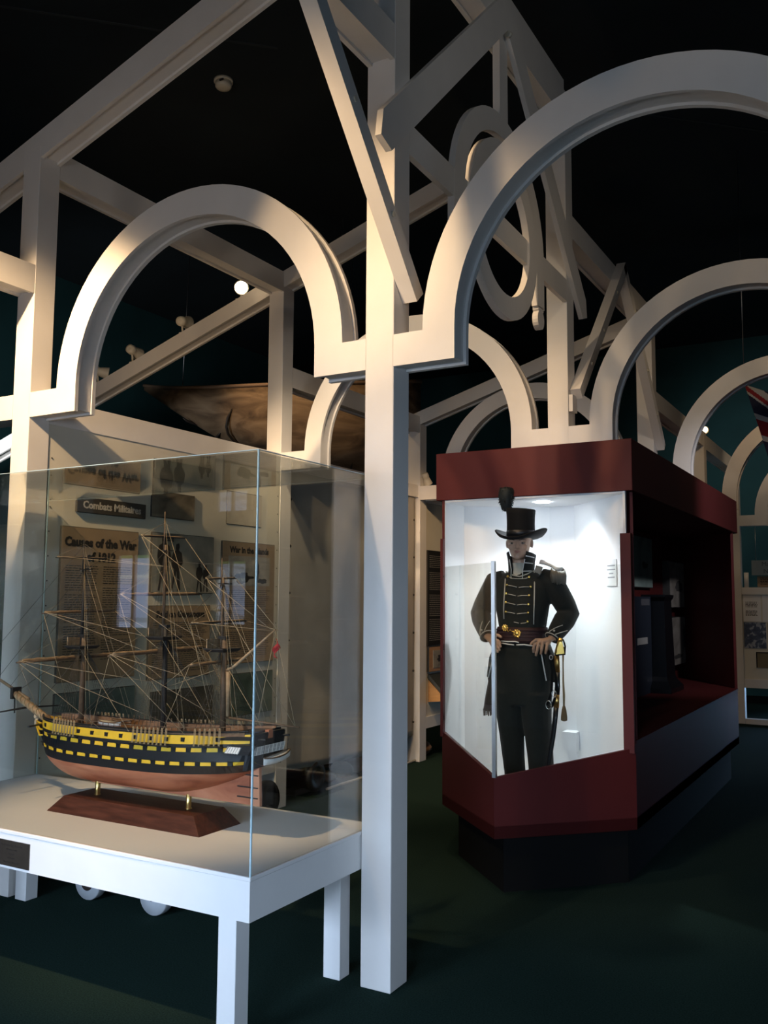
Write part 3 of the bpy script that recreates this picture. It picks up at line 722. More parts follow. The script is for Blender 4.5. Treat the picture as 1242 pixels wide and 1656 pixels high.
o, y = board_y('hanging_sign', 'pale blue-grey sign with two lines of dark letters above the distant panel', -1.86, -1.0, 2.07, 2.28, mat('blue_grey_sign',(.16,.21,.24),.6), y=PY+.02)
text('lettering', 'Marine Artifacts', .085, (-1.45,y-.0006,2.225), '-Y', mat('sign_ink',(.04,.06,.08),.7), o, align='CENTER'); text('lettering', 'Nature Marine', .085, (-1.45,y-.0006,2.125), '-Y', bpy.data.materials['sign_ink'], o)
MB().tube([(-1.8,PY+.02,2.28),(-1.8,PY+.02,2.77)], .004, 6).build('hanging_cord', 'steel', o)
o, y = board_y('text_board', 'tan text board standing on top of the distant panel', -1.80, -1.1, 1.905, 2.06, 'paper', y=PY+.1); mb = MB(); lines(mb, y, -1.76,-1.14,1.93,2.04,5,h=.01,facing='-Y'); mb.build('lettering', 'ink', o)
o = MB().lathe([(.03,0),(.032,.21),(.0,.212)], (-1.94,PY+.06,1.90), (0,0,1), 14).build('white_tube', 'table', off=(-1.94,PY+.06,1.90)); tag(o, 'short white tube standing at the left end on the distant panel', 'tube')
# ---------------------------------------------------------------- red showcase
XM = -2.108; HX0, HX1 = -2.76, -1.455; YFR = 5.635; YA = 4.984; ZF = 2.385; ZR = 2.712
t = thing('red_showcase', 'large dark red showcase with a white lit niche holding the uniformed mannequin', 'showcase', (XM,8.0,0))
YE = 10.6
base = [(XM,5.118,0),(-1.527,5.69,0),(-1.527,9.45,0),(-2.1,10.3,0),(-2.665,10.3,0),(-2.665,5.69,0)]
MB().prism(base, (0,0,.345)).build('plinth', 'black', t)
# prowed lower body: sloping sill rises from the apex to the shoulders
ZAP, ZSH = .676, .812
sh = YFR
mb = MB()
wall = .022
def prow_side(xo, s):
    # one raking front board
    a = Vector((XM,YA,.33)); b = Vector((xo,sh,.33)); n = Vector((b.y-a.y, -(b.x-a.x), 0)).normalized(); n = n if n.y > 0 else -n
    A = [a, b, Vector((xo,sh,ZSH)), Vector((XM,YA,ZAP))]
    mb.prism(A, n*wall)
prow_side(HX0,-1); prow_side(HX1,1)
mb.build('prow_front', 'red', t)
MB().prism([(XM,YA,.33),(HX1,sh,.33),(HX1,9.52,.33),(-2.16,10.72,.33),(HX0,10.72,.33),(HX0,sh,.33)], (0,0,.07)).build('body_floor', 'red', t)
MB().box((HX1-.022,sh,.33),(HX1,9.52,.835)).build('side_apron', 'red', t)
MB().prism([(HX1,9.52,.33),(-2.16,10.72,.33),(-2.18,10.70,.33),(HX1-.022,9.50,.33)], (0,0,.505)).build('end_apron', 'red', t)
MB().prism([(HX1+.004,sh,.835),(HX1+.004,9.524,.835),(-2.25,10.85,.835),(-2.25,6.30,.835),(-2.0,6.30,.835),(-1.488,5.69,.835),(-1.488,sh,.835)], (0,0,.02)).build('bench_ledge', 'red', t)
MB().box((HX0,sh,.33),(HX0+.02,10.72,ZF)).build('left_wall', 'red', t)
# white lined niche
FLR = .42
mb = MB()
mb.prism([(XM,YA+.035,FLR-.02),(HX1-.03,sh+.0,FLR-.02),(-1.51,5.66,FLR-.02),(-2.02,6.26,FLR-.02),(-2.2,6.26,FLR-.02),(-2.73,5.97,FLR-.02),(HX0+.03,sh,FLR-.02)], (0,0,.02))
pts = [(-2.738,sh+.001),(-2.738,5.95),(-2.20,6.25),(-2.02,6.25),(-1.506,5.665),(-1.506,sh+.001)]
for (x0,y0),(x1,y1) in zip(pts, pts[1:]):
    d = Vector((x1-x0,y1-y0,0)); n = Vector((-d.y,d.x,0)).normalized()*.015
    if n.y < 0 and abs(d.y) < abs(d.x)*2: n = -n
    if abs(d.x) < 1e-6: n = Vector((-.015 if x0 < XM else .015,0,0))
    mb.prism([(x0,y0,FLR),(x1,y1,FLR),(x1,y1,ZF),(x0,y0,ZF)], n)
mb.prism([(x,y,ZF-.013) for x,y in pts], (0,0,.012))
mb.build('white_niche_lining', 'inner', t)
MB().box((-2.09,6.14,FLR+.25),(-1.99,6.248,FLR+.38)).build('white_block', 'inner', t)
MB().prism([(-1.480,5.70,.855),(-2.01,6.30,.855),(-2.25,6.30,.855),(-2.25,6.32,.855),(-2.0,6.32,.855),(-1.462,5.705,.855)], (0,0,ZF-.856)).build('niche_back', 'red', t)
# fascia
mb = MB(); mb.prism([(-2.80,5.62,ZF),(-1.44,5.62,ZF),(-1.44,9.70,ZF),(-2.12,10.95,ZF),(-2.80,10.95,ZF)], (0,0,ZR-ZF)); mb.build('fascia', 'red', t, bevel=.003)
# side wings that clamp the glass
MB().box((HX0,sh-.03,ZSH-.03),(HX0+.02,sh+.001,2.118)).build('glass_stile', 'red', t)
MB().box((HX1-.065,sh-.03,ZSH-.03),(HX1,sh+.001,2.118)).build('glass_stile', 'red', t)
MB().box((HX1-.048,sh+.001,ZSH),(HX1-.012,sh+.055,2.118)).build('glass_stile', 'red', t)
# glass guards
for xo in (HX0+.012, HX1-.04):
    a = Vector((XM,YA+.016,ZAP)); b = Vector((xo,sh-.012,ZSH)); 
    n = Vector((b.y-a.y, -(b.x-a.x), 0)).normalized(); n = n if n.y > 0 else -n
    MB().prism([a+n*.004, b+n*.004, Vector((b.x,b.y,1.925))+n*.004, Vector((a.x,a.y,1.925))+n*.004], n*.006).build('glass_guard', 'glass', t)
    s = MB(); d = (b-a)
    for k in (.06,.5,.97): s.tube([a+d*.985+Vector((0,0,.03+k*1.05))-n*.004, a+d*.985+Vector((0,0,.03+k*1.05))+n*.002], .006, 8)
    s.build('glass_screws', 'screw', t)
MB().box((XM-.011,YA-.004,ZAP-.0),(XM+.011,YA+.02,1.930)).build('corner_post', 'steel', t)
# bench niche on the right flank
MB().box((-2.27,6.33,.855),(-2.25,10.85,ZF)).build('bench_back', 'red', t)
MB().prism([(HX1,9.52,.855),(-2.25,10.86,.855),(-2.27,10.84,.855),(HX1-.022,9.50,.855)], (0,0,ZF-.855)).build('end_wing', 'red', t)
MB().box((-2.25,6.4,.855),(-2.225,10.8,.93)).build('bench_splash', 'red', t)
dl = MB().lathe([(.0,-.004),(.035,-.004),(.05,-.006),(.052,0),(.0,0)], (-2.126,5.90,ZF-.013), (0,0,1), 24).build('downlight', emit('led_glow',(.86,.94,1.0),60), t)
# caption card on the white side wall
cx0 = Vector((-1.60,6.052,1.82)); dd = Vector((.514,-.585,0)).normalized(); nn = Vector((-.585,-.514,0)).normalized()
cc = Vector((-1.63,5.806,1.88)) + nn*.003
card = MB().obox(cc, dd*.075, nn*.002, Vector((0,0,.085))).build('caption_card', mat('caption_paper',(.74,.74,.74),.7), t)
mb = MB()
for k, w in enumerate((.055,.06,.03,.05)): mb.obox(cc+nn*.0025+Vector((0,0,.045-.025*k)), dd*w, nn*.0005, Vector((0,0,.004)))
mb.build('caption_text', mat('grey_print',(.30,.30,.32),.8), card)

# pictures and objects in the bench niche
NX = -2.225
def pic(name, label, y0, y1, z0, z1, m, th=.05):
    o = MB().box((NX-.025,y0,z0),(NX+th,y1,z1)).build(name, 'paperedge', off=(NX,(y0+y1)/2,z0)); tag(o, label, 'picture')
    MB().box((NX+th,y0+.006,z0+.006),(NX+th+.001,y1-.006,z1-.006)).build('printed_sheet', m, o); return o, NX+th+.0015
chart = ramp_mat('green_chart', [(.3,(.12,.16,.14)),(.5,(.20,.26,.23)),(.7,(.27,.33,.29))], 3, 8, .6)
sepia = ramp_mat('sepia_print', [(.25,(.14,.12,.10)),(.5,(.26,.23,.19)),(.75,(.36,.33,.28))], 3, 6, .7, (1,1,2))
o, x = pic('chart_print', 'pale green chart print, uppermost in the dark red bench niche', 8.64, 9.36, 1.83, 2.33, chart, .012); mb = MB(); rag(mb, x, 9.05, 2.05, .16, .05, seed=12, lo=.4); mb.build('printed_island', mat('green_ink',(.05,.07,.06),.8), o)
o, x = pic('ship_print', 'sepia print of a two-masted ship in the bench niche, beside the green chart', 9.96, 10.74, 1.63, 2.13, sepia); mb = MB(); rag(mb, x, 10.4, 1.86, .22, .07, seed=21, lo=.7)
for k in (-.08,.08): mb.box((x,10.38+k,1.86),(x+.0008,10.395+k,2.08))
mb.build('printed_ship', mat('sepia_ink',(.05,.045,.04),.8), o)
o, x = pic('street_print', 'sepia street print in the bench niche, under the ship print', 9.96, 10.70, 1.01, 1.53, sepia); mb = MB(); rag(mb, x, 10.62, 1.30, .10, .2, seed=31, lo=.5); rag(mb, x, 10.3, 1.10, .26, .03, seed=33); mb.build('printed_tree', bpy.data.materials['sepia_ink'], o)
t2 = thing('black_display_stand', 'black pillar with a dark blue label board standing on the red bench', 'display stand', (-2.05,8.7,.855))
MB().rings([[(-2.05+a*k*.62, 8.85+b*k, z) for a,b in ((-1,-1),(1,-1),(1,1),(-1,1))] for z,k in ((.856,.27),(.90,.27),(.96,.20),(1.0,.18),(1.70,.15),(1.74,.18),(1.76,.18))], True, False).build('pillar', mat('black_lacquer',(.006,.007,.009),.35), t2)
MB().box((-2.10,8.08,.856),(-2.07,8.66,1.74)).build('board', mat('dark_blue_board',(.020,.026,.040),.5), t2)
MB().box((-2.07,8.14,1.31),(-2.066,8.50,1.37)).build('label_strip', 'paleink', t2)
MB().box((-2.07,8.30,1.66),(-2.066,8.60,1.72)).build('label_plate', mat('grey_plate',(.10,.10,.11),.6), t2)
# ---------------------------------------------------------------- ship model
YC = 3.262
M['copper'] = ramp_mat('copper_bottom_paint', [(.2,(.16,.045,.025)),(.42,(.36,.115,.06)),(.62,(.50,.19,.10)),(.85,(.56,.25,.15))], 3.2, 6, .45, (1.2,1,5), dist=.8)
M['hblack'] = mat('ship_black_paint', (.012,.013,.016), .38)
M['hyellow'] = mat('ship_yellow_paint', (.72,.46,.030), .45, var=.08, vscale=25)
M['deckwood'] = mat('ship_deck_wood', (.20,.11,.06), .7, var=.25, vscale=30, stretch=(1,12,1))
M['spar'] = mat('spar_brown', (.12,.075,.045), .7, var=.35, vscale=40)
M['sparlight'] = mat('spar_tan', (.30,.20,.115), .7, var=.35, vscale=35)
M['darkspar'] = mat('mast_black', (.020,.018,.018), .6)
M['rope'] = mat('tan_rope', (.34,.26,.16), .9)
M['darkrope'] = mat('tarred_rope', (.045,.036,.028), .9)
M['standwood'] = mat('mahogany_stand', (.075,.024,.014), .35, var=.4, vscale=9, stretch=(1,7,7))
st = thing('ship_stand', 'dark mahogany stand with sloping sides and two brass posts under the ship model', 'stand', (-3.2,3.27,ZT))
sb = MB(); b0 = [(-3.675,3.125),(-2.705,3.125),(-2.705,3.415),(-3.675,3.415)]; b1 = [(-3.60,3.165),(-2.775,3.165),(-2.775,3.375),(-3.60,3.375)]
sb.hexa([(x,y,ZT) for x,y in b0]+[(x,y,ZT+.075) for x,y in b1]).build('wooden_base', 'standwood', st, bevel=.002)
for x in (-3.475,-2.89): MB().lathe([(.016,0),(.016,.003),(.0125,.005),(.0125,.062),(.0125,.066)], (x,YC,ZT+.075), (0,0,1), 16).build('brass_post', 'brass', st)

sp = thing('ship_model', 'model sailing ship of three masts with yellow and black gun bands on a wooden stand', 'model ship', (-3.2,YC,.785))
XS0, XS1 = -3.865, -2.455
def sheer(X): return 0.040*max(0,(X+3.25)/.8)**2 + .010*max(0,(-3.5-X)/.36)**2
BANDS = [.914,.953,.968,1.011,1.028,1.044,1.081,1.088]
def zk(s):
    if s < .26: return .805 + .145*(1-s/.26)**2.4
    if s > .60: return .805 + .17*((s-.60)/.40)**1.7
    return .805
def B(s):
    b = .162
    if s < .34: b *= max(.02, 1-(1-s/.34)**2.3)**.72
    if s > .66: b *= 1-.26*((s-.66)/.34)**1.7
    return b
def hb(X, z):
    s = (X-XS0)/(XS1-XS0); k = zk(s); zw = .955+sheer(X); zw = max(zw, k+.05)
    if z <= zw:
        t_ = max(0,(z-k)/(zw-k)); ex = 2.3 if s < .62 else 2.3-1.25*(s-.62)/.38
        f = (1-(1-t_)**ex)**.62
    else: f = 1-.16*((z-zw)/.15)**1.4
    if s < .2: f *= 1 + (.35*(z-zw)/.12 if z > zw else 0)*(1-s/.2)
    return max(.004, B(s)*f)
def rows(X):
    s = (X-XS0)/(XS1-XS0); k = zk(s); sh_ = sheer(X); ct = max(BANDS[0]+sh_, k+.004)
    Z = [(k + (ct-k)*(i/8)**1.15, 0) for i in range(8)]
    for i, b in enumerate(BANDS): Z.append((max(b+sh_, ct+.0006*i), i))
    return [z for z,_ in Z]
N = 60; mb = MB(); G = []
MI = [0]*8 + [1,2,1,2,1,2,1]
for i in range(N+1):
    X = XS0 + (XS1-XS0)*i/N; Z = rows(X)
    G.append(([mb.v((X, YC-hb(X,z), z)) for z in Z], [mb.v((X, YC+hb(X,z), z)) for z in Z]))
for i in range(N):
    for j in range(len(G[0][0])-1):
        mb.mi = MI[j]
        for k in (0,1):
            q = [G[i][k][j],G[i+1][k][j],G[i+1][k][j+1],G[i][k][j+1]]; mb.f(q if k == 0 else q[::-1], j < 7)
    mb.mi = 0; mb.f([G[i][0][0],G[i][1][0],G[i+1][1][0],G[i+1][0][0]])
for i in (0, N):
    for j in range(len(G[0][0])-1):
        mb.mi = MI[j] if i == 0 else (0 if j < 7 else 1); mb.f([G[i][0][j],G[i][0][j+1],G[i][1][j+1],G[i][1][j]])
hull = mb.build('hull', ['copper','hblack','hyellow'], sp)
mb = MB(); prev = None
for i in range(1, N):
    X = XS0+(XS1-XS0)*i/N; z = 1.058+sheer(X); w = hb(X,z)-.004; cur = (mb.v((X,YC-w,z)), mb.v((X,YC+w,z)))
    if prev: mb.f([prev[0],cur[0],cur[1],prev[1]])
    prev = cur
dk = mb.build('deck', 'deckwood', sp)
mb = MB()
for x in (-3.42,-3.25,-2.92): mb.box((x-.05,YC-.035,1.058),(x+.05,YC+.035,1.068+sheer(x)))
mb.build('hatch_gratings', 'spar', dk)
for k in (-1,1):
    mb = MB(); mb.tube([(XS0+.02+(XS1-XS0-.03)*i/30, YC+k*(hb(XS0+.02+(XS1-XS0-.03)*i/30,1.09)), 1.095+sheer(XS0+.02+(XS1-XS0-.03)*i/30)) for i in range(31)], .005, 6); mb.build('rail', 'hblack', sp)
for k in (-1,1):
    mb = MB()
    P = [(XS0+.05+(XS1-XS0-.08)*i/30) for i in range(31)]
    mb.rings([[(x,YC+k*(hb(x,1.08)-.005),1.05+sheer(x)),(x,YC+k*(hb(x,1.08)-.003),1.094+sheer(x)),(x,YC+k*(hb(x,1.08)-.007),1.094+sheer(x)),(x,YC+k*(hb(x,1.08)-.010),1.05+sheer(x))] for x in P], True, False); mb.build('bulwark_lining', 'deckwood', sp)
# poop and stern
MB().hexa([(-2.62,YC-.130,1.085),(-2.455,YC-.118,1.095),(-2.455,YC+.118,1.095),(-2.62,YC+.130,1.085),(-2.62,YC-.120,1.108),(-2.430,YC-.105,1.122),(-2.430,YC+.105,1.122),(-2.62,YC+.120,1.108)]).build('poop_bulwark', 'hblack', sp)
tr = MB().hexa([(-2.485,YC-.122,.965),(-2.462,YC-.122,.97),(-2.462,YC+.122,.97),(-2.485,YC+.122,.965),(-2.470,YC-.115,1.09),(-2.430,YC-.108,1.118),(-2.430,YC+.108,1.118),(-2.470,YC+.115,1.09)]).build('stern_transom', 'hblack', sp)
M['swindow'] = mat('stern_window_grey', (.50,.51,.52), .4); M['swhite'] = mat('stern_window_bars', (.75,.74,.72), .5)
wx = lambda z: -2.4595 + (z-.97)/.148*.032
mb = MB(); mb.prism([(wx(1.03),YC-.115,1.03),(wx(1.03),YC+.115,1.03),(wx(1.066),YC+.112,1.066),(wx(1.066),YC-.112,1.066)], (.003,0,0)); wn = mb.build('stern_windows', 'swindow', tr)
mb = MB()
for k in range(9):
    y = YC-.112+.028*k; mb.obox((wx(1.048)+.003,y,1.048),(.002,0,0),(0,.002,0),(.004,0,.019))
for z in (1.031,1.048,1.065): mb.box((wx(z)+.002,YC-.115,z-.0015),(wx(z)+.0045,YC+.115,z+.0015))
mb.build('window_bars', 'swhite', tr)
# quarter gallery with its lights
for s in (-1,):
    q = MB().hexa([(-2.5720,YC+s*.128,1.028),(-2.4370,YC+s*.123,1.04),(-2.4370,YC+s*.150,1.04),(-2.5720,YC+s*.152,1.028),(-2.5420,YC+s*.118,1.076),(-2.4170,YC+s*.113,1.08),(-2.4170,YC+s*.138,1.08),(-2.5420,YC+s*.140,1.076)]).build('quarter_gallery', 'hblack', sp)
    mb = MB(); y = YC-.154
    mb.hexa([(-2.5570,y,1.040),(-2.4870,y,1.042),(-2.4870,y+.004,1.042),(-2.5570,y+.004,1.040),(-2.5420,y+.008,1.066),(-2.4770,y+.008,1.068),(-2.4770,y+.012,1.068),(-2.5420,y+.012,1.066)]); mb.build('gallery_lights', 'swhite', q)
    mb = MB()
    for k in range(6): mb.obox((-2.5520+.0135*k,y+.003,1.054),(.0012,0,0),(0,.0012,0),(.0065,.0035,.0145))
    mb.build('light_bars', 'swindow', q)
MB().box((-2.45,YC-.015,1.095),(-2.43,YC+.015,1.13)).build('stern_lantern', 'copper', tr)
# keel, deadwood, rudder
mb = MB()
mb.prism([(-3.62,YC-.008,.822),(-3.50,YC-.008,.799),(-2.535,YC-.008,.799),(-2.535,YC-.008,.96),(-2.60,YC-.008,.93),(-2.75,YC-.008,.86),(-2.95,YC-.008,.81),(-3.45,YC-.008,.810),(-3.58,YC-.008,.835)], (0,.016,0)); mb.build('keel', 'copper', sp)
ru = MB().prism([(-2.532,YC-.009,.798),(-2.478,YC-.009,.798),(-2.484,YC-.009,.965),(-2.528,YC-.009,.975)], (0,.018,0)).build('rudder', mat('rudder_copper',(.55,.24,.13),.45,var=.12,vscale=20), sp)
for z in (.828,.872,.925): MB().box((-2.60,YC-.013,z),(-2.488,YC+.013,z+.005)).build('rudder_strap', 'hblack', ru)
# gun ports, near side
for row, (a, b, x0, x1, n) in enumerate(((.953,.968,-3.795,-2.545,16),(1.011,1.028,-3.775,-2.60,15),(1.052,1.074,-3.745,-2.62,13))):
    for i in range(n):
        X = x0+(x1-x0)*i/(n-1)
        if row == 2 and i in (1,2,11): continue
        z = (a+b)/2+sheer(X); y = YC-hb(X,z); dx = .0125 if row < 2 else .010
        n_ = Vector((hb(X+.01,z)-hb(X-.01,z), .02, 0)).normalized()   # inward
        tn = Vector((n_.y,-n_.x,0)); h = (b-a)/2+.001 if row < 2 else .009
        c = Vector((X,y,z))
        mb = MB(); mb.obox(c+n_*.004, tn*dx, n_*.0075, (0,0,h)); mb.build('gun_port', 'hblack', sp)
        if row < 2:
            mb = MB(); mb.obox(c-n_*.004+Vector((0,0,h+.0008)), tn*(dx+.001), n_*.006, (0,0,.0010)); mb.build('port_lid', 'hblack', sp)
# head: stem, beakhead, figurehead, bowsprit
mb = MB(); mb.prism([(-3.80,YC-.008,.905),(-3.845,YC-.008,.925),(-3.895,YC-.008,1.00),(-3.93,YC-.008,1.06),(-3.90,YC-.008,1.085),(-3.85,YC-.008,1.05),(-3.82,YC-.008,.95)], (0,.016,0)); mb.build('stem_knee', 'hblack', sp)
mb = MB()
for s in (-1,1):
    for k in range(3): mb.tube([(-3.80,YC+s*.06,1.01+.025*k),(-3.86,YC+s*.04,1.00+.03*k),(-3.92,YC+s*.012,1.04+.012*k)], .005, 6)
mb.build('head_rails', 'hyellow', sp)
mb = MB(); mb.ball((-3.935,YC,1.085), .016, 10, 8); mb.ball((-3.93,YC,1.055), .018, 10, 8, (.9,.8,1.4)); mb.build('figurehead', mat('figurehead_paint',(.45,.36,.25),.6), sp)
mb = MB(); mb.tube([(-3.78,YC,1.045),(-3.95,YC,1.115),(-4.12,YC,1.195)], [.019,.018,.015], 12); mb.tube([(-4.02,YC+.016,1.165),(-4.25,YC+.016,1.252),(-4.42,YC+.016,1.315)], [.009,.008,.005], 10)
bs = mb.build('bowsprit', 'sparlight', sp)
mb = MB()
for k in range(9):
    p = Vector((-3.83,YC,1.064)).lerp(Vector((-4.08,YC,1.177)), k/8); mb.tube([p-Vector((.006,0,.0025)), p+Vector((.006,0,.0025))], .0215, 12)
mb.build('gammoning', 'rope', bs)
MB().box((-4.125,YC-.02,1.165),(-4.105,YC+.035,1.225)).build('bowsprit_cap', 'darkspar', bs)
MB().tube([(-4.115,YC,1.19),(-4.11,YC,1.09)], .004, 6).build('dolphin_striker', 'darkspar', bs)
MB().tube([(-4.02,YC-.22,1.115),(-4.02,YC,1.125),(-4.02,YC+.22,1.115)], [.003,.006,.003], 8).build('spritsail_yard', 'darkspar', sp)
MB().tube([(-3.80,YC-.16,1.06),(-3.83,YC-.05,1.06)], .005, 6).build('cathead', 'hblack', sp)
# masts
MASTS = {'fore': (-3.61,1.03,1.455,1.84,1.995), 'main': (-3.06,1.04,1.515,1.925,2.115), 'mizzen': (-2.70,1.06,1.470,1.765,1.885)}
for nm, (x,zb_,zt1,zt2,ztop) in MASTS.items():
    m = MB().tube([(x,YC,zb_),(x,YC,zt1+.05)], [.0145,.012], 12).build('lower_mast', 'darkspar' if nm == 'main' else 'spar', sp)
    u = MB(); u.tube([(x-.016,YC,zt1-.01),(x-.016,YC,zt2+.03)], [.0085,.006], 10); u.tube([(x-.026,YC,zt2-.01),(x-.026,YC,ztop)], [.005,.0025], 8); u.build('topmast', 'darkspar' if nm == 'fore' else 'spar', sp)
    c = MB(); c.rings([[(x-.01+a*k,YC+b*k,z) for a,b in ((-.06,-.065),(.055,-.065),(.055,.065),(-.06,.065))] for z,k in ((zt1-.012,.8),(zt1,1.0),(zt1+.004,1.0))], True, False); c.box((x-.02,YC-.03,zt2),(x+.012,YC+.03,zt2+.004)); c.box((x-.032,YC-.014,zt1+.045),(x+.016,YC+.014,zt1+.058)); c.build('top_platform', 'darkspar', m)
    MB().box((x-.065,YC-.05,zt1+.005),(x-.06,YC+.05,zt1+.045)).build('top_screen', 'sparlight', m)
def yard(x, z, h, r, tilt=0):
    y = MB().tube([(x-.03,YC-h,z-tilt),(x-.03,YC-h*.5,z-tilt*.5+.001),(x-.03,YC,z+.002),(x-.03,YC+h*.5,z+tilt*.5+.001),(x-.03,YC+h,z+tilt)], [r*.45,r*.85,r,r*.85,r*.45], 10).build('yard', 'darkspar' if r < .006 else 'spar', sp)
    b = MB(); n = max(5,int(h/.022)); rr = random.Random(int(z*1000))
    pts = []
    for k in range(2*n+1):
        q = -h*.9+1.8*h*k/(2*n); pts.append((x-.03-r*.5, YC+q, z+tilt*q/h + r*(.7+.35*rr.random())))
    b.tube(pts, [r*(.6+.45*rr.random()) for _ in pts], 8); b.build('furled_sail', 'sparlight', y)
YARDS = [(-3.61,1.397,.375,.0085),(-3.61,1.626,.240,.006),(-3.61,1.900,.172,.0042),(-3.06,1.445,.330,.0085),(-3.06,1.715,.283,.0065),(-3.06,1.992,.158,.0045),(-2.70,1.408,.205,.006),(-2.70,1.590,.205,.005),(-2.70,1.789,.112,.004)]
for x,z,h,r in YARDS: yard(x,z,h,r,.004)
MB().tube([(-2.685,YC,1.375),(-2.64,YC,1.395),(-2.415,YC,1.565)], [.007,.008,.004], 8).build('gaff', 'sparlight', sp)
MB().tube([(-2.685,YC,1.165),(-2.28,YC,1.150)], [.006,.004], 8).build('boom', 'spar', sp)
MB().tube([(-2.672,YC-.004,1.37),(-2.670,YC-.004,1.17)], [.012,.008], 8).build('brailed_spanker', 'sparlight', sp)
mb = MB(); G = [[mb.v((-2.418+.012*math.sin(j*.8)+.018*i/4, YC+.010*math.sin(j*1.1+i), 1.525-.075*j/8-.012*i/4)) for i in range(5)] for j in range(9)]
for j in range(8):
    for i in range(4): mb.f([G[j][i],G[j][i+1],G[j+1][i+1],G[j+1][i]], True)
e_ = mb.build('ensign', mat('ensign_red',(.42,.03,.03),.8), sp); so = e_.modifiers.new('s','SOLIDIFY'); so.thickness = .002
# ship's boats
def boat(name, c, L, w, h, m1, ax, par):
    c = Vector(c); ax = Vector(ax).normalized(); s_ = Vector((-ax.y,ax.x,0)); R = []
    for i in range(13):
        u = i/12; e = abs(2*u-1); hw = w*(1-e**2.4)+.002
        R.append([c+ax*(L*(u-.5))+s_*(hw*a)+Vector((0,0,h*(b+.25*e*e))) for a,b in ((-1,1),(-.9,.45),(-.45,.06),(0,0),(.45,.06),(.9,.45),(1,1))])
    o = MB().rings(R, True, True, closed=True).build(name, m1, par)
    q = MB()
    for j in (0,6): q.tube([r[j] for r in R], .003, 6)
    q.build('gunwale', 'spar', o); return o
boat('ship_boat', (-3.38,YC-.03,1.078), .15, .022, .022, 'swhite', (1,0,0), sp)
boat('ship_boat', (-3.38,YC+.05,1.078), .13, .020, .020, 'deckwood', (1,0,0), sp)
boat('stern_boat', (-2.405,YC+.015,.990), .19, .022, .030, 'swhite', (0,1,.08), sp)
mb = MB()
for k in (-.085,.085): mb.tube([(-2.45,YC+k,1.095),(-2.392,YC+k,1.10)], .005, 6); mb.tube([(-2.394,YC+k,1.10),(-2.405,YC+k,1.02)], .0013, 5)
mb.build('boat_davits', 'hblack', sp)
# deck clutter: hammock rails, guns, bits
mb = MB(); rr = random.Random(4)
for i in range(30):
    x = -3.72+1.12*i/29+rr.uniform(-.01,.01); z = 1.058+sheer(x); y = YC-hb(x,1.07)+.02+rr.random()*.02
    mb.tube([(x,y-.012,z+.012),(x,y+.022,z+.014)], .0045, 6)
mb.build('deck_guns', 'darkspar', dk)
mb = MB()
for i in range(34):
    x = -3.74+1.18*i/33
    for s in (-1,1): mb.tube([(x,YC+s*(hb(x,1.09)-.004),1.09+sheer(x)),(x,YC+s*(hb(x,1.09)-.004),1.115+sheer(x))], .0018, 5)
mb.tube([(-3.74+1.18*i/33, YC-(hb(-3.74+1.18*i/33,1.09)-.004), 1.115+sheer(-3.74+1.18*i/33)) for i in range(34)], .0022, 5)
mb.build('rail_stanchions', 'spar', sp)
# standing and running rigging
def rope(pts, r, m, nm): MB().tube(pts, r, 5).build(nm, m, sp)
for nm, (x,zb_,zt1,zt2,ztop) in MASTS.items():
    span = {'fore':.16,'main':.20,'mizzen':.13}[nm]; n = {'fore':8,'main':9,'mizzen':6}[nm]
    for s in (-1,1):
        sh_ = MB(); ln = MB(); L = []
        for k in range(n):
            xx = x-.03+span*k/(n-1); w = hb(xx,1.04+sheer(xx)); zc_ = 1.037+sheer(xx)
            a = Vector((xx, YC+s*(w+.016), zc_)); b = Vector((xx, YC+s*(w+.010), zc_+.072)); tp = Vector((x-.005,YC+s*.022,zt1-.012))
            for d in (-.0042,0,.0042): ln.tube([a+Vector((d,0,0)), b+Vector((d,0,0))], .0013, 4)
            ln.ball(a+Vector((0,0,.004)), .0045, 6, 5); ln.ball(b, .0045, 6, 5)
            sh_.tube([b,tp], .0012, 4); L.append((b,tp))
        for r_ in range(1,15):
            f = r_/16; P = [b.lerp(tp,f) for b,tp in L]; sh_.tube(P, .0006, 3)
        sh_.build('shrouds', 'darkrope', sp)
        ln.build('deadeye_lanyards', 'rope', sp)
        MB().box((x-.05, YC+s*(hb(x,1.04)-.004), 1.033+sheer(x+span/2)), (x+span-.01, YC+s*(hb(x+span/2,1.04)+.020), 1.038+sheer(x+span/2))).build('channel', 'hblack', sp)
        us = MB(); L = []
        for k in range(4):
            a = Vector((x-.05+.03*k,YC+s*.062,zt1+.004)); b = Vector((x-.014,YC+s*.006,zt2)); us.tube([a,b], .0009, 4); L.append((a,b))
        for r_ in range(1,10):
            f = r_/12; us.tube([a.lerp(b,f) for a,b in L], .0005, 3)
        us.build('topmast_shrouds', 'darkrope', sp)
        rope([(x-.02,YC,zt2+.02),(x+span+.03,YC+s*(hb(x+span,1.09)),1.09+sheer(x+span))], .0009, 'rope', 'backstay')
        rope([(x-.028,YC,ztop-.03),(x+span+.06,YC+s*(hb(x+span,1.09)),1.09+sheer(x+span))], .0008, 'rope', 'backstay')
f_, m_, z_ = MASTS['fore'], MASTS['main'], MASTS['mizzen']
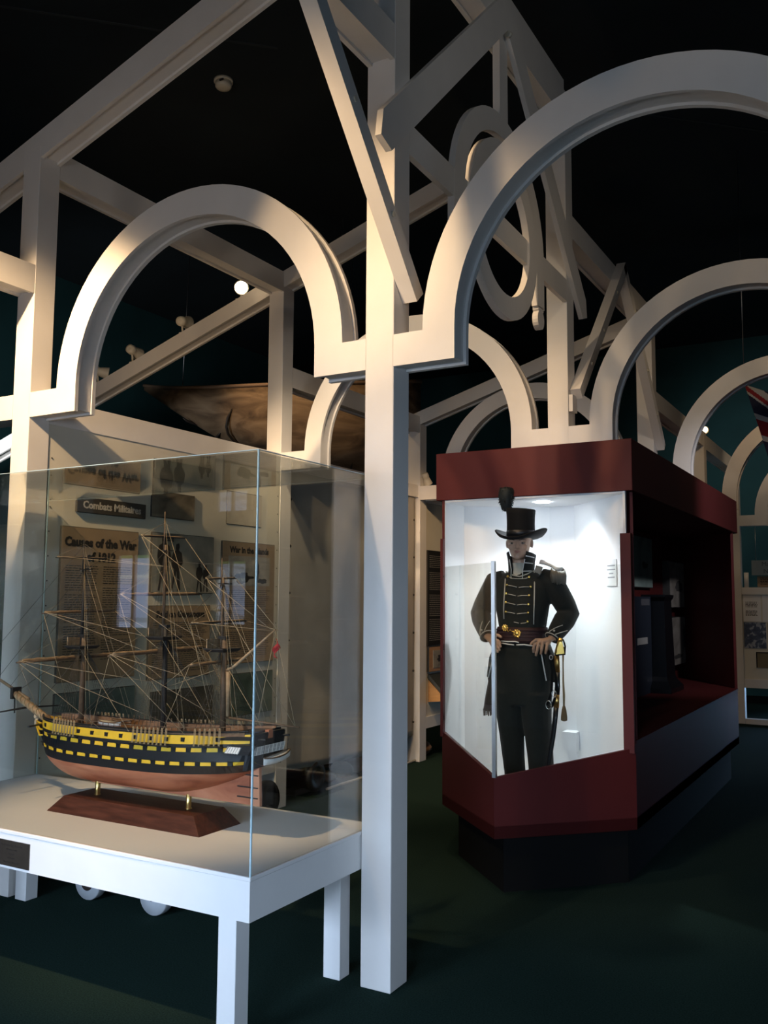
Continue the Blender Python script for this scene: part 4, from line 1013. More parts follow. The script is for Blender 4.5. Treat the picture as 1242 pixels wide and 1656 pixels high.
for a, b, r in (((f_[0],YC,f_[2]+.01),(-4.10,YC,1.20),.0016),((f_[0],YC,f_[2]-.02),(-3.95,YC,1.125),.0016),((f_[0]-.016,YC,f_[3]),(-4.26,YC,1.262),.0010),((f_[0]-.026,YC,f_[4]-.03),(-4.41,YC,1.315),.0009),((f_[0]-.016,YC,f_[3]-.1),(-4.16,YC,1.22),.0009),
                ((m_[0],YC,m_[2]),(-3.66,YC,1.08),.0016),((m_[0],YC,m_[2]-.02),(-3.60,YC,1.10),.0013),((m_[0]-.016,YC,m_[3]),(f_[0],YC,f_[2]+.02),.0010),((m_[0]-.026,YC,m_[4]-.05),(f_[0]-.016,YC,f_[3]),.0009),
                ((z_[0],YC,z_[2]),(-3.05,YC,1.12),.0012),((z_[0]-.016,YC,z_[3]),(m_[0],YC,m_[2]),.0009),((z_[0]-.026,YC,z_[4]-.03),(m_[0]-.016,YC,m_[3]-.05),.0008)):
    rope([a,b], r, 'darkrope', 'stay')
# braces and lifts from the yardarms
BR = [(0,(-3.06,1.30)),(0,(-2.95,1.10)),(1,(-3.06,1.50)),(1,(-3.06,1.42)),(2,(-3.07,1.85)),(3,(-2.60,1.12)),(3,(-2.70,1.30)),(4,(-2.70,1.47)),(4,(-2.70,1.38)),(5,(-2.71,1.70)),(6,(-3.06,1.28)),(7,(-2.415,1.56)),(8,(-2.415,1.56))]
for i,(tx,tz) in BR:
    x,z,h,r = YARDS[i]
    for s in (-1,1): rope([(x-.03,YC+s*h*.96,z+.004),(tx,YC+s*.02,tz)], .0011, 'rope', 'brace')
for x,z,h,r in YARDS:
    for s in (-1,1): rope([(x-.03,YC+s*h*.95,z+.004),(x-.02,YC,z+h*.42)], .0007, 'rope', 'lift')
# sheets and tacks down to the deck
for a, b in (((-3.64,YC-.36,1.39),(-3.30,YC-.165,1.09)),((-3.64,YC-.36,1.39),(-3.78,YC-.10,1.10)),((-3.09,YC-.32,1.44),(-2.78,YC-.16,1.10)),((-3.09,YC-.32,1.44),(-3.36,YC-.165,1.09)),((-3.64,YC-.23,1.62),(-3.62,YC-.05,1.10)),((-3.09,YC-.28,1.71),(-3.07,YC-.06,1.12)),
             ((-3.09,YC-.15,1.99),(-2.80,YC-.02,1.42)),((-2.73,YC-.2,1.40),(-2.93,YC-.15,1.09)),((-2.73,YC-.2,1.59),(-2.70,YC-.06,1.12)),((-2.415,YC,1.56),(-2.44,YC-.09,1.15)),((-2.415,YC,1.56),(-2.44,YC+.09,1.15)),((-2.415,YC,1.56),(-2.30,YC,1.15)),((-2.73,YC-.1,1.79),(-2.30,YC,1.15)),((-2.69,YC,1.40),(-2.41,YC-.09,1.15)),((-3.06,YC-.02,1.50),(-2.62,YC-.13,1.11)),((-3.61,YC-.02,1.44),(-3.12,YC-.16,1.09))):
    rope([a,b], .0012, 'rope', 'sheet_line')
# ---------------------------------------------------------------- mannequin in uniform
def at(px, py, Y):
    """world point seen at a photo pixel, on the plane y = Y"""
    d = r2*((px-621)/1466.48) - u2*((py-828)/1466.48) + fw
    return Vector((0,0,1.7)) + d*(Y/d.y)
MY = 5.68; MX = -2.195
M['skin'] = mat('mannequin_skin', (.46,.285,.195), .45, var=.04, vscale=10)
M['coat'] = mat('black_wool', (.008,.0092,.0085), .9, var=.25, vscale=60, bump=.25, bscale=220, sheen=.05)
M['trouser'] = mat('dark_green_wool', (.0075,.0098,.0088), .9, var=.2, vscale=50, bump=.2, bscale=220, sheen=.05)
M['felt'] = mat('black_felt', (.003,.0035,.0045), .85, spec=.25)
M['sash'] = mat('maroon_silk', (.024,.005,.008), .7, var=.2, vscale=30)
M['braid'] = mat('silver_braid', (.50,.48,.43), .5)
M['lace'] = mat('white_lace', (.75,.76,.76), .5)
M['shirt'] = mat('cream_shirt', (.66,.61,.53), .8, var=.06, vscale=30)
M['button'] = mat('gilt_button', (.80,.60,.20), .25, 1.0)
mn = thing('mannequin', 'male mannequin in black braided uniform and plumed tall hat inside the lit showcase', 'mannequin', (MX,MY,FLR))
def ring(cx, cy, z, hw, fd, bd, n=28):
    R = []
    for k in range(n):
        a = 2*PI*k/n; c, s = math.cos(a), math.sin(a); R.append(Vector((cx+hw*c, cy+(bd if s > 0 else fd)*s, z)))
    return R
HX, HY = -2.203, MY-.035
HEAD_TURN = math.radians(11)
def turn(o):
    """turn a head piece about the neck"""
    org = ORG[o.name]; c = Vector((HX,HY+.02,0)) - Vector((org.x,org.y,0))
    o.data.transform(Matrix.Translation(c) @ Matrix.Diagonal((1.09,1.0,1.0,1)) @ Matrix.Rotation(HEAD_TURN,4,'Z') @ Matrix.Translation(-c)); return o
# --- body: head, neck, trunk, arms, hands and legs grown into one surface
b = MB()
ZC0, ZH = 1.968, .222
for_lv = [(0,.026,.070,-.03),(.04,.040,.086,-.01),(.12,.050,.092,.02),(.22,.058,.091,.045),(.34,.064,.090,.07),(.46,.068,.088,.085),(.58,.073,.087,.094),(.72,.075,.085,.098),(.84,.068,.074,.09),(.93,.052,.052,.07),(1.0,.018,.018,.03)]
b.rings([ring(HX,HY,ZC0+t*ZH,hw,fd,max(bd,.004)) for t,hw,fd,bd in for_lv])
hz = lambda t: ZC0+t*ZH
b.tube([(HX,HY-.080,hz(.52)),(HX,HY-.096,hz(.42)),(HX,HY-.110,hz(.335)),(HX,HY-.094,hz(.305))], [.009,.010,.0125,.008], 10)
for s in (-1,1):
    b.ball((HX+s*.011,HY-.097,hz(.325)), .0085, 8, 6)
    b.tube([(HX+s*.012,HY-.086,hz(.535)),(HX+s*.034,HY-.083,hz(.55)),(HX+s*.056,HY-.066,hz(.525))], [.008,.010,.008], 8)
    b.ball((HX+s*.040,HY-.066,hz(.36)), .022, 10, 8, (1,.8,.9))
    b.ball((HX+s*.076,HY+.012,hz(.47)), .026, 10, 8, (.35,.6,1.15))
b.tube([(HX-.024,HY-.083,hz(.215)),(HX-.010,HY-.092,hz(.228)),(HX,HY-.0945,hz(.222)),(HX+.010,HY-.092,hz(.228)),(HX+.024,HY-.083,hz(.215))], [.003,.0058,.006,.0058,.003], 8)
b.tube([(HX-.021,HY-.083,hz(.195)),(HX,HY-.093,hz(.178)),(HX+.021,HY-.083,hz(.195))], [.003,.0075,.003], 8)
b.ball((HX,HY-.074,hz(.065)), .022, 10, 8, (1.1,.9,.8))
hm = Matrix.Translation((HX,HY+.02,0)) @ Matrix.Diagonal((1.09,1.0,1.0,1)) @ Matrix.Rotation(HEAD_TURN,4,'Z') @ Matrix.Translation((-HX,-HY-.02,0))
for v_ in b.bm.verts: v_.co = hm @ v_.co
b.tube([(HX,HY+.025,2.02),(HX,HY+.03,1.93),(MX,MY,1.84)], [.056,.055,.075], 16)
b.rings([ring(MX,MY,z,hw,fd,bd) for z,hw,fd,bd in ((1.12,.155,.09,.10),(1.28,.155,.10,.11),(1.42,.130,.095,.095),(1.60,.150,.105,.105),(1.74,.165,.105,.11),(1.83,.14,.075,.085),(1.87,.07,.05,.06))])
def limb(P, r, n=14): b.tube(P, r, n)
SHL, SHR = Vector((-2.375,MY+.01,1.815)), Vector((-2.005,MY+.01,1.825))
EL, ER = at(776,990,MY+.05), at(921,990,MY+.05)
WL, WR = at(789,1030,MY-.09), at(893,1033,MY-.085)
limb([SHL,SHL.lerp(EL,.5),EL,EL.lerp(WL,.4),WL],[.060,.050,.043,.040,.029]); limb([SHR,SHR.lerp(ER,.5),ER,ER.lerp(WR,.4),WR],[.060,.050,.043,.040,.029])
for s, x in ((-1,-2.275),(1,-2.115)):
    limb([(x+s*-.0,MY,1.22),(x+s*.01,MY-.01,.95),(x+s*.012,MY,.85),(x+s*.012,MY+.012,.70),(x+s*.015,MY+.015,.50),(x+s*.015,MY,.46)],[.088,.066,.054,.052,.038,.04])
    b.tube([(x+s*.015,MY+.04,.455),(x+s*.02,MY-.06,.455),(x+s*.03,MY-.14,.445)],[.038,.038,.026], 10)
def finger(P, r): b.tube(P, r, 8)
yh = MY-.145
# hand on the right of the picture: back of hand outward, four fingers hanging over the hip
K = [at(864.5,1042,yh-.012), at(871,1038.5,yh-.018), at(878,1038.5,yh-.015), at(885,1042,yh-.006)]
Mid = [at(862.5,1050,yh-.022), at(868.5,1051,yh-.028), at(876,1050,yh-.026), at(883.5,1051,yh-.018)]
T = [at(863,1056,yh-.012), at(866.5,1061,yh-.016), at(874.5,1058.5,yh-.016), at(882,1057.5,yh-.008)]
for k in range(4):
    finger([WR.lerp(K[k],.55), K[k], Mid[k], T[k]], [.0150,.0112,.0100,.0080])
b.tube([WR, WR.lerp((K[1]+K[2])/2,.5), (K[1]+K[2])/2], [.026,.031,.024], 12, flat=.62)
finger([WR.lerp(K[0],.35)+Vector((-.004,.012,0)), at(866,1035,yh+.022), at(860,1040,yh+.030), at(857.5,1045,yh+.032)], [.016,.012,.0105,.008])
# hand on the left of the picture: palm on the hip, thumb forward, fingers round the waist
K = [at(800,1033,yh-.02), at(802,1038,yh-.022), at(801.5,1043,yh-.02), at(799.5,1048,yh-.012)]
Mid = [at(806.5,1037,yh-.032), at(808,1042.5,yh-.032), at(806.5,1048,yh-.03), at(803.5,1052.5,yh-.022)]
T = [at(810,1041.5,yh-.028), at(810.5,1047,yh-.030), at(808.5,1052.5,yh-.028), at(806,1055.5,yh-.022)]
for k in range(4): finger([WL.lerp(K[k],.5), K[k], Mid[k], T[k]], [.0150,.0112,.0100,.0080])
b.tube([WL, WL.lerp((K[1]+K[2])/2,.5), (K[1]+K[2])/2], [.026,.031,.026], 12, flat=.7)
finger([WL.lerp(K[0],.4), at(799,1027,yh-.02), at(806,1027.5,yh-.03), at(811.5,1031,yh-.035)], [.016,.0125,.011,.0085])
b.build('body', 'skin', mn, remesh=.0042, smooth_iter=2)
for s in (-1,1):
    e = turn(MB().ball((HX+s*.031,HY-.0735,hz(.468)), .0115, 10, 8, (1.15,.9,.75)).build('eye', mat('shaded_eye_white',(.22,.19,.16),.3) if s < 0 else bpy.data.materials['shaded_eye_white'], mn))  # eye white darkened to stand in for the hat's shadow
    turn(MB().ball((HX+s*.031-.001,HY-.0812,hz(.468)), .0052, 8, 6, (1,.6,1)).build('iris', mat('iris_brown',(.03,.02,.015),.2) if s < 0 else bpy.data.materials['iris_brown'], e))
    turn(MB().tube([(HX+s*.014,HY-.0935,hz(.545)),(HX+s*.034,HY-.0915,hz(.575)),(HX+s*.055,HY-.073,hz(.55))],[.002,.0034,.0018],6).build('eyebrow', mat('brow_brown',(.06,.04,.03),.8) if s < 0 else bpy.data.materials['brow_brown'], mn))
    turn(MB().tube([(HX+s*.018,HY-.082,hz(.485)),(HX+s*.031,HY-.0855,hz(.503)),(HX+s*.046,HY-.076,hz(.487))],[.002,.003,.002],6).build('eyelid', 'skin', mn))
lp = MB(); lp.tube([(HX-.022,HY-.0865,hz(.213)),(HX-.010,HY-.0965,hz(.226)),(HX,HY-.098,hz(.219)),(HX+.010,HY-.0965,hz(.226)),(HX+.022,HY-.0865,hz(.213))],[.001,.0042,.0045,.0042,.001],8); lp.tube([(HX-.019,HY-.087,hz(.197)),(HX,HY-.0985,hz(.180)),(HX+.019,HY-.087,hz(.197))],[.001,.0055,.001],8)
turn(lp.build('lips', mat('lip_tint',(.36,.17,.13),.45), mn))
# --- trousers
tb = MB()
tb.rings([ring(MX+dx,MY,z,hw,fd,bd) for z,hw,fd,bd,dx in ((1.45,.150,.112,.112,0),(1.38,.165,.122,.122,0),(1.24,.186,.122,.13,.0),(1.12,.186,.115,.13,0),(1.02,.170,.105,.115,0))])
for s, P in ((-1,((-2.283,1.10,.100),(-2.285,.95,.092),(-2.280,.82,.080),(-2.272,.68,.072),(-2.262,.55,.068),(-2.262,.475,.070))),(1,((-2.103,1.10,.100),(-2.105,.95,.095),(-2.095,.82,.087),(-2.085,.68,.082),(-2.078,.55,.080),(-2.078,.475,.082)))):
    tb.rings([ring(x,MY+.012*i/2,z,r,r*1.12,r*1.12,18) for i,(x,z,r) in enumerate(P)])
tb.build('trousers', 'trouser', mn, remesh=.009, smooth_iter=4)
for s, x in ((-1,-2.268),(1,-2.078)):
    MB().rings([ring(x+s*.01,MY-.05,FLR+z,.046*k,.135*k,.10*k,16) for z,k in ((0,1.0),(.02,1.04),(.05,.92),(.08,.55))]).build('shoe', mat('black_leather',(.008,.008,.008),.35) if s < 0 else bpy.data.materials['black_leather'], mn)
# --- jacket
JR = [(1.405,.170,.128,.125),(1.46,.160,.124,.118),(1.52,.158,.122,.118),(1.60,.172,.128,.124),(1.70,.190,.133,.130),(1.78,.198,.124,.128),(1.835,.188,.102,.115),(1.872,.135,.080,.092),(1.895,.075,.062,.070)]
def jfront(x, z):
    for (z0,h0,f0,_),(z1,h1,f1,_) in zip(JR, JR[1:]):
        if z0 <= z <= z1:
            t_ = (z-z0)/(z1-z0); h = h0+(h1-h0)*t_; f = f0+(f1-f0)*t_
            return MY - f*math.sqrt(max(.05,1-((x-MX)/h)**2))
    return MY-.1
jb = MB(); jb.rings([ring(MX,MY,z,hw,fd,bd,36) for z,hw,fd,bd in JR])
for S_, E_, W_ in ((SHL,EL,WL),(SHR,ER,WR)):
    s = -1 if S_ is SHL else 1
    jb.tube([S_+Vector((-s*.05,0,.01)), S_+Vector((s*.012,0,-.0)), S_.lerp(E_,.4)+Vector((s*.006,0,0)), S_.lerp(E_,.8), E_+Vector((s*.004,0,-.006)), E_.lerp(W_,.3), E_.lerp(W_,.7), W_.lerp(E_,.02)],
            [.078,.080,.074,.070,.062,.071,.060,.048], 18)
jk = jb.build('jacket', 'coat', mn, remesh=.0085, smooth_iter=3)
# cuffs with silver cord
for W_, E_, s in ((WL,EL,-1),(WR,ER,1)):
    d = (E_-W_).normalized(); c = MB(); c.tube([W_+d*.003, W_+d*.05, W_+d*.10], [.050,.053,.058], 20); cf = c.build('cuff', 'coat', jk)
    c = MB(); u_ = d.cross(Vector((0,0,1))).normalized(); v_ = d.cross(u_)
    n_ = Vector((0,-1,0)); n_ = (n_ - d*n_.dot(d)).normalized(); t_ = d.cross(n_)
    c.tube([W_+d*.006+(u_*math.cos(2*PI*k/20)+v_*math.sin(2*PI*k/20))*.0515 for k in range(21)], .0035, 6)
    for q in (-.5,.35): c.tube([W_+d*(.012+.01*k)+(n_*math.cos(q+.12*k)+t_*math.sin(q+.12*k))*(.054+.0008*k) for k in range(9)], .003, 6)
    c.build('cuff_cord', 'braid', cf)
    c = MB(); c.ball(W_+d*.03+(n_*math.cos(.0)+t_*math.sin(.0))*.055, .007, 8, 6); c.build('cuff_button', 'braid', cf)
# plastron braid
def onj(px, py, off=.006):
    p = at(px,py,MY-.12)
    for _ in range(3): p = at(px,py,jfront(p.x,p.z)-off)
    return p
br = MB()
br.tube([onj(818.5,924),onj(817,940),onj(815.5,965),onj(814.5,985),onj(815,1001)], .0042, 6)
br.tube([onj(863.5,923),onj(864.5,945),onj(864,975),onj(863,1010)], .0042, 6)
br.tube([onj(818.5,924),onj(829,930),onj(840.5,932.5),onj(852,928.5),onj(863.5,923)], .0042, 6)
br.build('plastron_braid', 'braid', jk)
rowsL = [(821.5,932.5),(819.5,946),(818.5,960),(818,974),(818,989.5)]; rowsR = [(855.5,933.5),(858,949),(855.5,963),(854.5,977.5),(854,991),(853,1005.5)]
lc = MB()
for i in range(6):
    a = rowsL[i] if i < 5 else (831,1006); c = rowsR[i]; m = ((a[0]+c[0])/2, (a[1]+c[1])/2+2)
    if i == 0: lc.tube([onj(*a,.005),onj(a[0]+7,a[1]+3,.005),onj(m[0],m[1]+1,.005),onj(c[0]-6,c[1]+2,.005),onj(*c,.005)], .0024, 6)
    else:
        lc.tube([onj(*a,.005),onj(m[0]-9,m[1]-1.5,.005),onj(m[0]-3,m[1],.005)], .0024, 6); lc.tube([onj(m[0],m[1]+.5,.005),onj(m[0]+8,m[1]-.5,.005),onj(*c,.005)], .0024, 6)
lc.build('button_loops', 'braid', jk)
for p in rowsL[:5]+rowsR: MB().ball(onj(*p,.007), .0095, 10, 8, (1,.6,1)).build('button', 'button', jk)
# collar, cravat
def collar_ring(z, r, rise, gap):
    P = []
    for k in range(23):
        a = -PI/2+gap + (2*PI-2*gap)*k/22; fr = abs(math.cos((a+PI/2)/2)); P.append(Vector((HX+.008+r*math.cos(a)*1.05, MY-.008+r*math.sin(a), z + rise*fr**3)))
    return P
rs = [collar_ring(1.868,.088,-.03,.42), collar_ring(1.90,.082,0,.46), collar_ring(1.95,.086,.02,.60), collar_ring(1.985,.094,.042,.72)]
cb = MB(); cb.rings(rs, False, True, closed=False); cl = cb.build('collar', 'coat', jk); so = cl.modifiers.new('s','SOLIDIFY'); so.thickness = .007
tr_ = MB()
for f in (0,.27,.55,.8):
    P = []
    for k in range(4):
        i = k; q = f*3; j = min(int(q),2); P.append(rs[j][i].lerp(rs[j+1][i], q-j)*1.0)
    c0 = Vector((HX+.008,MY-.008,0))
    tr_.tube([Vector((p.x+(p.x-c0.x)*.07,p.y+(p.y-c0.y)*.07,p.z)) for p in P], .0035, 6)
for i in (0,22):
    c0 = Vector((HX+.008,MY-.008,0)); tr_.tube([Vector((r[i].x+(r[i].x-c0.x)*.05,r[i].y+(r[i].y-c0.y)*.05-.003,r[i].z)) for r in rs[:3]], .0028, 6)
tr_.build('collar_lace', 'lace', cl)
MB().rings([ring(HX+.004,MY-.006,z,.064*k,.070*k,.062,20) for z,k in ((1.845,1.20),(1.88,1.08),(1.915,.96),(1.945,.92))], True).build('shirt_front', 'shirt', mn)
fr_ = MB()
for k in range(-3,4): fr_.tube([(HX+.004+.011*k,MY-.076+.0016*k*k,1.86),(HX+.004+.009*k,MY-.070+.0016*k*k,1.94)], .0045, 6)
fr_.build('shirt_frill', 'shirt', mn)
# epaulette
ep = MB(); a, c = at(874,908.5,MY-.01), at(907,921.5,MY-.02)
n_ = Vector((.35,-.25,.9)).normalized(); d = (c-a).normalized(); w_ = d.cross(n_).normalized()
ep.rings([[a+d*((c-a).length*u)+w_*(wd*math.cos(2*PI*k/16))+n_*(.016*math.sin(2*PI*k/16)+.012*math.sin(PI*min(1,u))) for k in range(16)] for u,wd in ((0,.018),(.3,.026),(.65,.032),(.85,.046),(.97,.040),(1.0,.02))])
eo = ep.build('epaulette', 'lace', jk)
fg = MB(); cc_ = a+d*((c-a).length*.86)
for k in range(40):
    t_ = -PI*.75+PI*1.5*k/39; p = cc_+w_*(.048*math.sin(t_))+d*(.042*math.cos(t_)); q = p+Vector((.010*math.cos(t_),-.006,-.078-.012*random.random()))
    fg.tube([p, p.lerp(q,.4)+d*.010*max(0,math.cos(t_))+Vector((0,-.004,0)), q], [.0045,.0048,.0042], 5)
fg.build('fringe', mat('silver_bullion',(.17,.16,.14),.5,.3), eo)
MB().obox(at(871,921,MY-.082), (.022,0,-.006), (0,.006,0), (.006,0,.022)).build('shoulder_tab', mat('grey_lace',(.20,.20,.19),.6), jk)
# sash
sr = MB(); sr.rings([ring(MX,MY,z,hw,fd,bd,36) for z,hw,fd,bd in ((1.425,.176,.138,.132),(1.45,.180,.141,.135),(1.49,.176,.139,.132),(1.525,.168,.133,.128))])
sa = sr.build('sash', 'sash', mn)
sf = MB()
for k in range(4): sf.rings([ring(MX,MY,1.437+.022*k,.1785,.1415,.134,36), ring(MX,MY,1.441+.022*k,.1805,.1435,.136,36), ring(MX,MY,1.445+.022*k,.1785,.1415,.134,36)])
sf.build('sash_folds', 'sash', sa)
def ons(px, py, off=.147): return at(px, py, MY-off+.02*abs((at(px,py,MY-.13).x-MX)/.18)**2*2.2)
gb = MB()
for (x,y),r in (((816.5,1015.5),.022),((835.5,1024.5),.026)):
    c = ons(x,y); gb.ball(c, r*.55, 10, 6, (1,.35,1))
    for k in range(9):
        a_ = 2*PI*k/9; gb.ball(c+Vector((math.cos(a_)*r*.75,.002,math.sin(a_)*r*.75)), r*.34, 8, 6, (1,.5,1))
gb.tube([ons(819,1018),ons(822,1021.5),ons(825,1018.5),ons(828.5,1022),ons(831,1020.5)], .0042, 6)
gb.tube([ons(838,1028),ons(839,1033)], [.004,.002], 6); gb.tube([ons(839,1023),ons(843.5,1022)], [.005,.002], 6)
gb.build('gilt_clasp', 'gold', sa)
wp = MB(); wp.tube([ons(810,1036.5,.143),ons(822,1037.5,.15),ons(833,1037.5,.152),ons(839,1039,.15)], .004, 6); wp.tube([ons(811,1040,.143),ons(822,1042,.15),ons(831,1043,.152)], .004, 6); wp.tube([ons(835,1043,.152),ons(848,1042.5,.15),ons(862,1044.5,.14)], .0045, 6)
wp.build('waist_piping', 'lace', jk)
# coat tails at the hips, open in front, edged with white
tl = MB(); top, bot = [], []
for k in range(25):
    a_ = -PI/2+.95 + (2*PI-1.9)*k/24; c, s_ = math.cos(a_), math.sin(a_)
    top.append(Vector((MX+.182*c, MY+.137*s_, 1.425))); bot.append(Vector((MX+.245*c-.006, MY+.165*s_+.01, 1.15+.045*abs(c)**.5*(1 if s_ < .2 else .4))))
tl.rings([top,[p.lerp(q,.45)+Vector((.018*(1 if p.x > MX else -1),0,0)) for p,q in zip(top,bot)],bot], False, True, closed=False); ct = tl.build('coat_tail', 'coat', jk); so = ct.modifiers.new('s','SOLIDIFY'); so.thickness = .006
tp_ = MB()
for i in (0,24): tp_.tube([top[i]+Vector((0,-.005,0)), top[i].lerp(bot[i],.5)+Vector((0,-.006,0)), bot[i]+Vector((0,-.006,0))], .0042, 6)
tp_.build('tail_piping', 'lace', ct)
# sash ends with tassels on the left of the picture
sd_ = MB(); a, c = at(797,1090,MY-.04), at(791,1150,MY-.04)
sd_.rings([[a.lerp(c,u)+Vector((w*math.cos(2*PI*k/10),w*.6*math.sin(2*PI*k/10),0)) for k in range(10)] for u,w in ((0,.018),(.12,.034),(.2,.028),(.6,.038),(.92,.042),(.97,.046),(1.0,.03))]); st_ = sd_.build('sash_end', 'sash', sa)
fr2 = MB()
for k in range(16): 
    q = c+Vector((-.04+.080*k/15,-.01*math.sin(k),.012)); fr2.tube([q,q+Vector((random.uniform(-.004,.004),0,-.035-.01*random.random()))], .004, 5)
fr2.build('tassel_fringe', 'sash', st_)
# --- hat with plume
hx, hy, hzb = -2.188, MY-.03, 2.100
ht = MB(); n = 40; R = []
for rr_, zz in ((.080,.006),(.115,.002),(.150,.006),(.168,.016),(.174,.024),(.170,.030),(.150,.018),(.115,.014),(.088,.018),(.092,.035),(.0905,.10),(.0925,.16),(.097,.196),(.092,.202),(.04,.204),(.001,.204)):
    r = []
    for k in range(n):
        a_ = 2*PI*k/n; c, s_ = math.cos(a_), math.sin(a_); up_ = (.046*max(0,(rr_-.085)/.09)**1.6*abs(c)**2.0 - .022*max(0,(rr_-.085)/.09)*(max(0,-s_)**2)) if zz < .034 else 0
        dep = 1.12 if rr_ < .1 else (1.12-.17*min(1,(rr_-.1)/.07))
        r.append(Vector((hx+rr_*c, hy+rr_*dep*s_, hzb+zz+up_+.012*(-c if zz > .15 else 0)*.5)))
    R.append(r)
ht.rings(R, True, True); hat = ht.build('hat', 'felt', mn)
MB().rings([[Vector((hx+k*math.cos(2*PI*q/40), hy+k*1.12*math.sin(2*PI*q/40), hzb+z)) for q in range(40)] for z,k in ((.022,.0915),(.024,.095),(.055,.0945),(.057,.0915))], False, True).build('hat_band', mat('hat_ribbon',(.007,.008,.010),.4), hat)
pm = MB(); pr = random.Random(5); pc_ = Vector((-2.275,MY-.065,2.375))
pm.rings([[pc_+Vector((r*math.cos(2*PI*k/16)*(1+.15*pr.uniform(-1,1)), r*math.sin(2*PI*k/16)*(1+.15*pr.uniform(-1,1)), z+pr.uniform(-.004,.004))) for k in range(16)] for z,r in ((-.085,.014),(-.07,.030),(-.03,.043),(.01,.050),(.045,.050),(.062,.042),(.072,.024),(.075,.004))])
for k in range(420):
    th = pr.uniform(0,2*PI); z = pr.uniform(-.08,.072); r = (.050 if z > -.02 else .050-.5*(-.02-z))*(.9 if z < .05 else .75)
    p = pc_+Vector((r*math.cos(th),r*math.sin(th),z)); d = Vector((math.cos(th)*.7,math.sin(th)*.7,-.5 if z < .03 else .4)).normalized(); pm.tube([p-d*.006,p+d*pr.uniform(.008,.015)], [.0035,.0008], 4)
pm.tube([pc_+Vector((0,0,-.08)), Vector((-2.268,MY-.06,2.27))], .006, 6)
pm.build('plume', mat('black_green_plume',(.004,.010,.011),.7), hat)
# --- belt slings beside the sword
sg = MB(); sg.tube([at(887,1052,MY-.1),at(893,1085,MY-.12),at(892,1120,MY-.12),at(885,1140,MY-.12),at(892,1143,MY-.12),at(898,1128,MY-.12)], .009, 8); sg.tube([at(893,1062,MY-.11),at(899,1095,MY-.12),at(901,1120,MY-.12)], .010, 8)
sl = sg.build('sword_slings', 'felt', mn)
rg = MB()
for (x,y),r in (((891,1063),.014),((896,1122),.02),((887,1140),.026)):
    c = at(x,y,MY-.135); rg.tube([c+Vector((r*.7*math.cos(2*PI*k/16),0,r*math.sin(2*PI*k/16))) for k in range(17)], .0028, 6)
rg.build('sling_rings', 'steel', sl)
# --- sabre
sw = thing('sabre', 'sheathed curved sabre with gilt hilt hanging beside the mannequin', 'sword', tuple(at(888,1236,MY-.10)))
ys = MY-.115
def scab(pts, ra, m, nm):
    o = MB().tube([at(x,y,ys) for x,y in pts], [q*.5 for q in ra] if isinstance(ra,list) else ra*.5, 12, flat=2.0).build(nm, m, sw); return o
scab([(901,1086),(901.5,1110),(900.5,1124)], .0175, mat('scabbard_leather',(.006,.007,.009),.35), 'scabbard')
scab([(899.5,1143),(897.5,1165),(894.5,1190),(890.5,1215),(886.5,1240),(884.5,1250)], [.017,.0165,.016,.0155,.0145,.011], bpy.data.materials['scabbard_leather'], 'scabbard')
M['gilt'] = mat('aged_gilt', (.42,.26,.09), .35, 1.0)
scab([(900,1059),(900.5,1072),(901,1087)], .0185, 'gilt', 'scabbard_locket'); scab([(900.5,1123),(900,1134),(899.5,1144)], .0185, 'gilt', 'scabbard_band')
scab([(900,1059),(902,1050),(905,1040),(907,1032)], [.017,.016,.017,.015], 'gold', 'grip')
hg = MB(); hg.rings([[at(x,y,ys-.02)+Vector((0,k*.02,0)) for x,y in ((899,1058.5),(913,1057),(909,1038),(904,1042))] for k in (0,.4)], True, False); hg.build('guard_plate', 'gold', sw)
MB().tube([at(898,1059,ys-.012),at(913.5,1058,ys-.012),at(914,1045,ys-.01),at(911,1035,ys),at(906,1031,ys)], [.006,.006,.005,.005,.005], 8).build('knuckle_bow', 'felt', sw)
tc_ = MB(); tc_.tube([at(910.8,1046,ys-.01),at(910.6,1075,ys-.01),at(910.8,1103,ys-.01),at(912,1125,ys-.01),at(912,1142,ys-.01)], [.008,.0045,.006,.008,.006], 8)
tc = tc_.build('sword_knot', mat('old_gold_cord',(.34,.23,.11),.7), sw)
MB().lathe([(.004,.0),(.009,-.01),(.014,-.03),(.017,-.05),(.020,-.075),(.0195,-.095),(.008,-.10)], at(912,1140,ys-.01), (0,0,1), 14).build('knot_tassel', mat('tassel_brown',(.20,.13,.065),.8), tc)
# ---------------------------------------------------------------- faint seams of the ceiling boards
def ceil_pt(px, py):
    d = r2*((px-621)/1466.48) - u2*((py-828)/1466.48) + fw
    return Vector((0,0,1.7)) + d*((ZC-.004-1.7)/d.z)
M['seam'] = mat('ceiling_seam', (.030,.036,.040), .9)
for k, (a, b) in enumerate((((0,10),(250,48)),((1000,178),(1242,213)))):
    A_, B_ = ceil_pt(*a), ceil_pt(*b); d = (B_-A_).normalized(); A_ = A_-d*1.0; B_ = B_+d*1.0
    n = Vector((-d.y,d.x,0)); struct(MB().obox((A_+B_)/2, (B_-A_)/2, n*.012, (0,0,.004)), 'trim_%d' % (k+1), 'seam')
# ---------------------------------------------------------------- lighting
w = bpy.data.worlds.new('world'); S.world = w; w.use_nodes = True
w.node_tree.nodes['Background'].inputs['Color'].default_value = (.35,.45,.55,1); w.node_tree.nodes['Background'].inputs['Strength'].default_value = .02
WARM = (1.0,.68,.38); SOFT = (1.0,.76,.50)
def day(p, aim, w_, h_, watts, spread, col=(.58,.74,1.0)):
    o = area(p, aim, w_, h_, watts, col); o.data.spread = math.radians(spread); return o
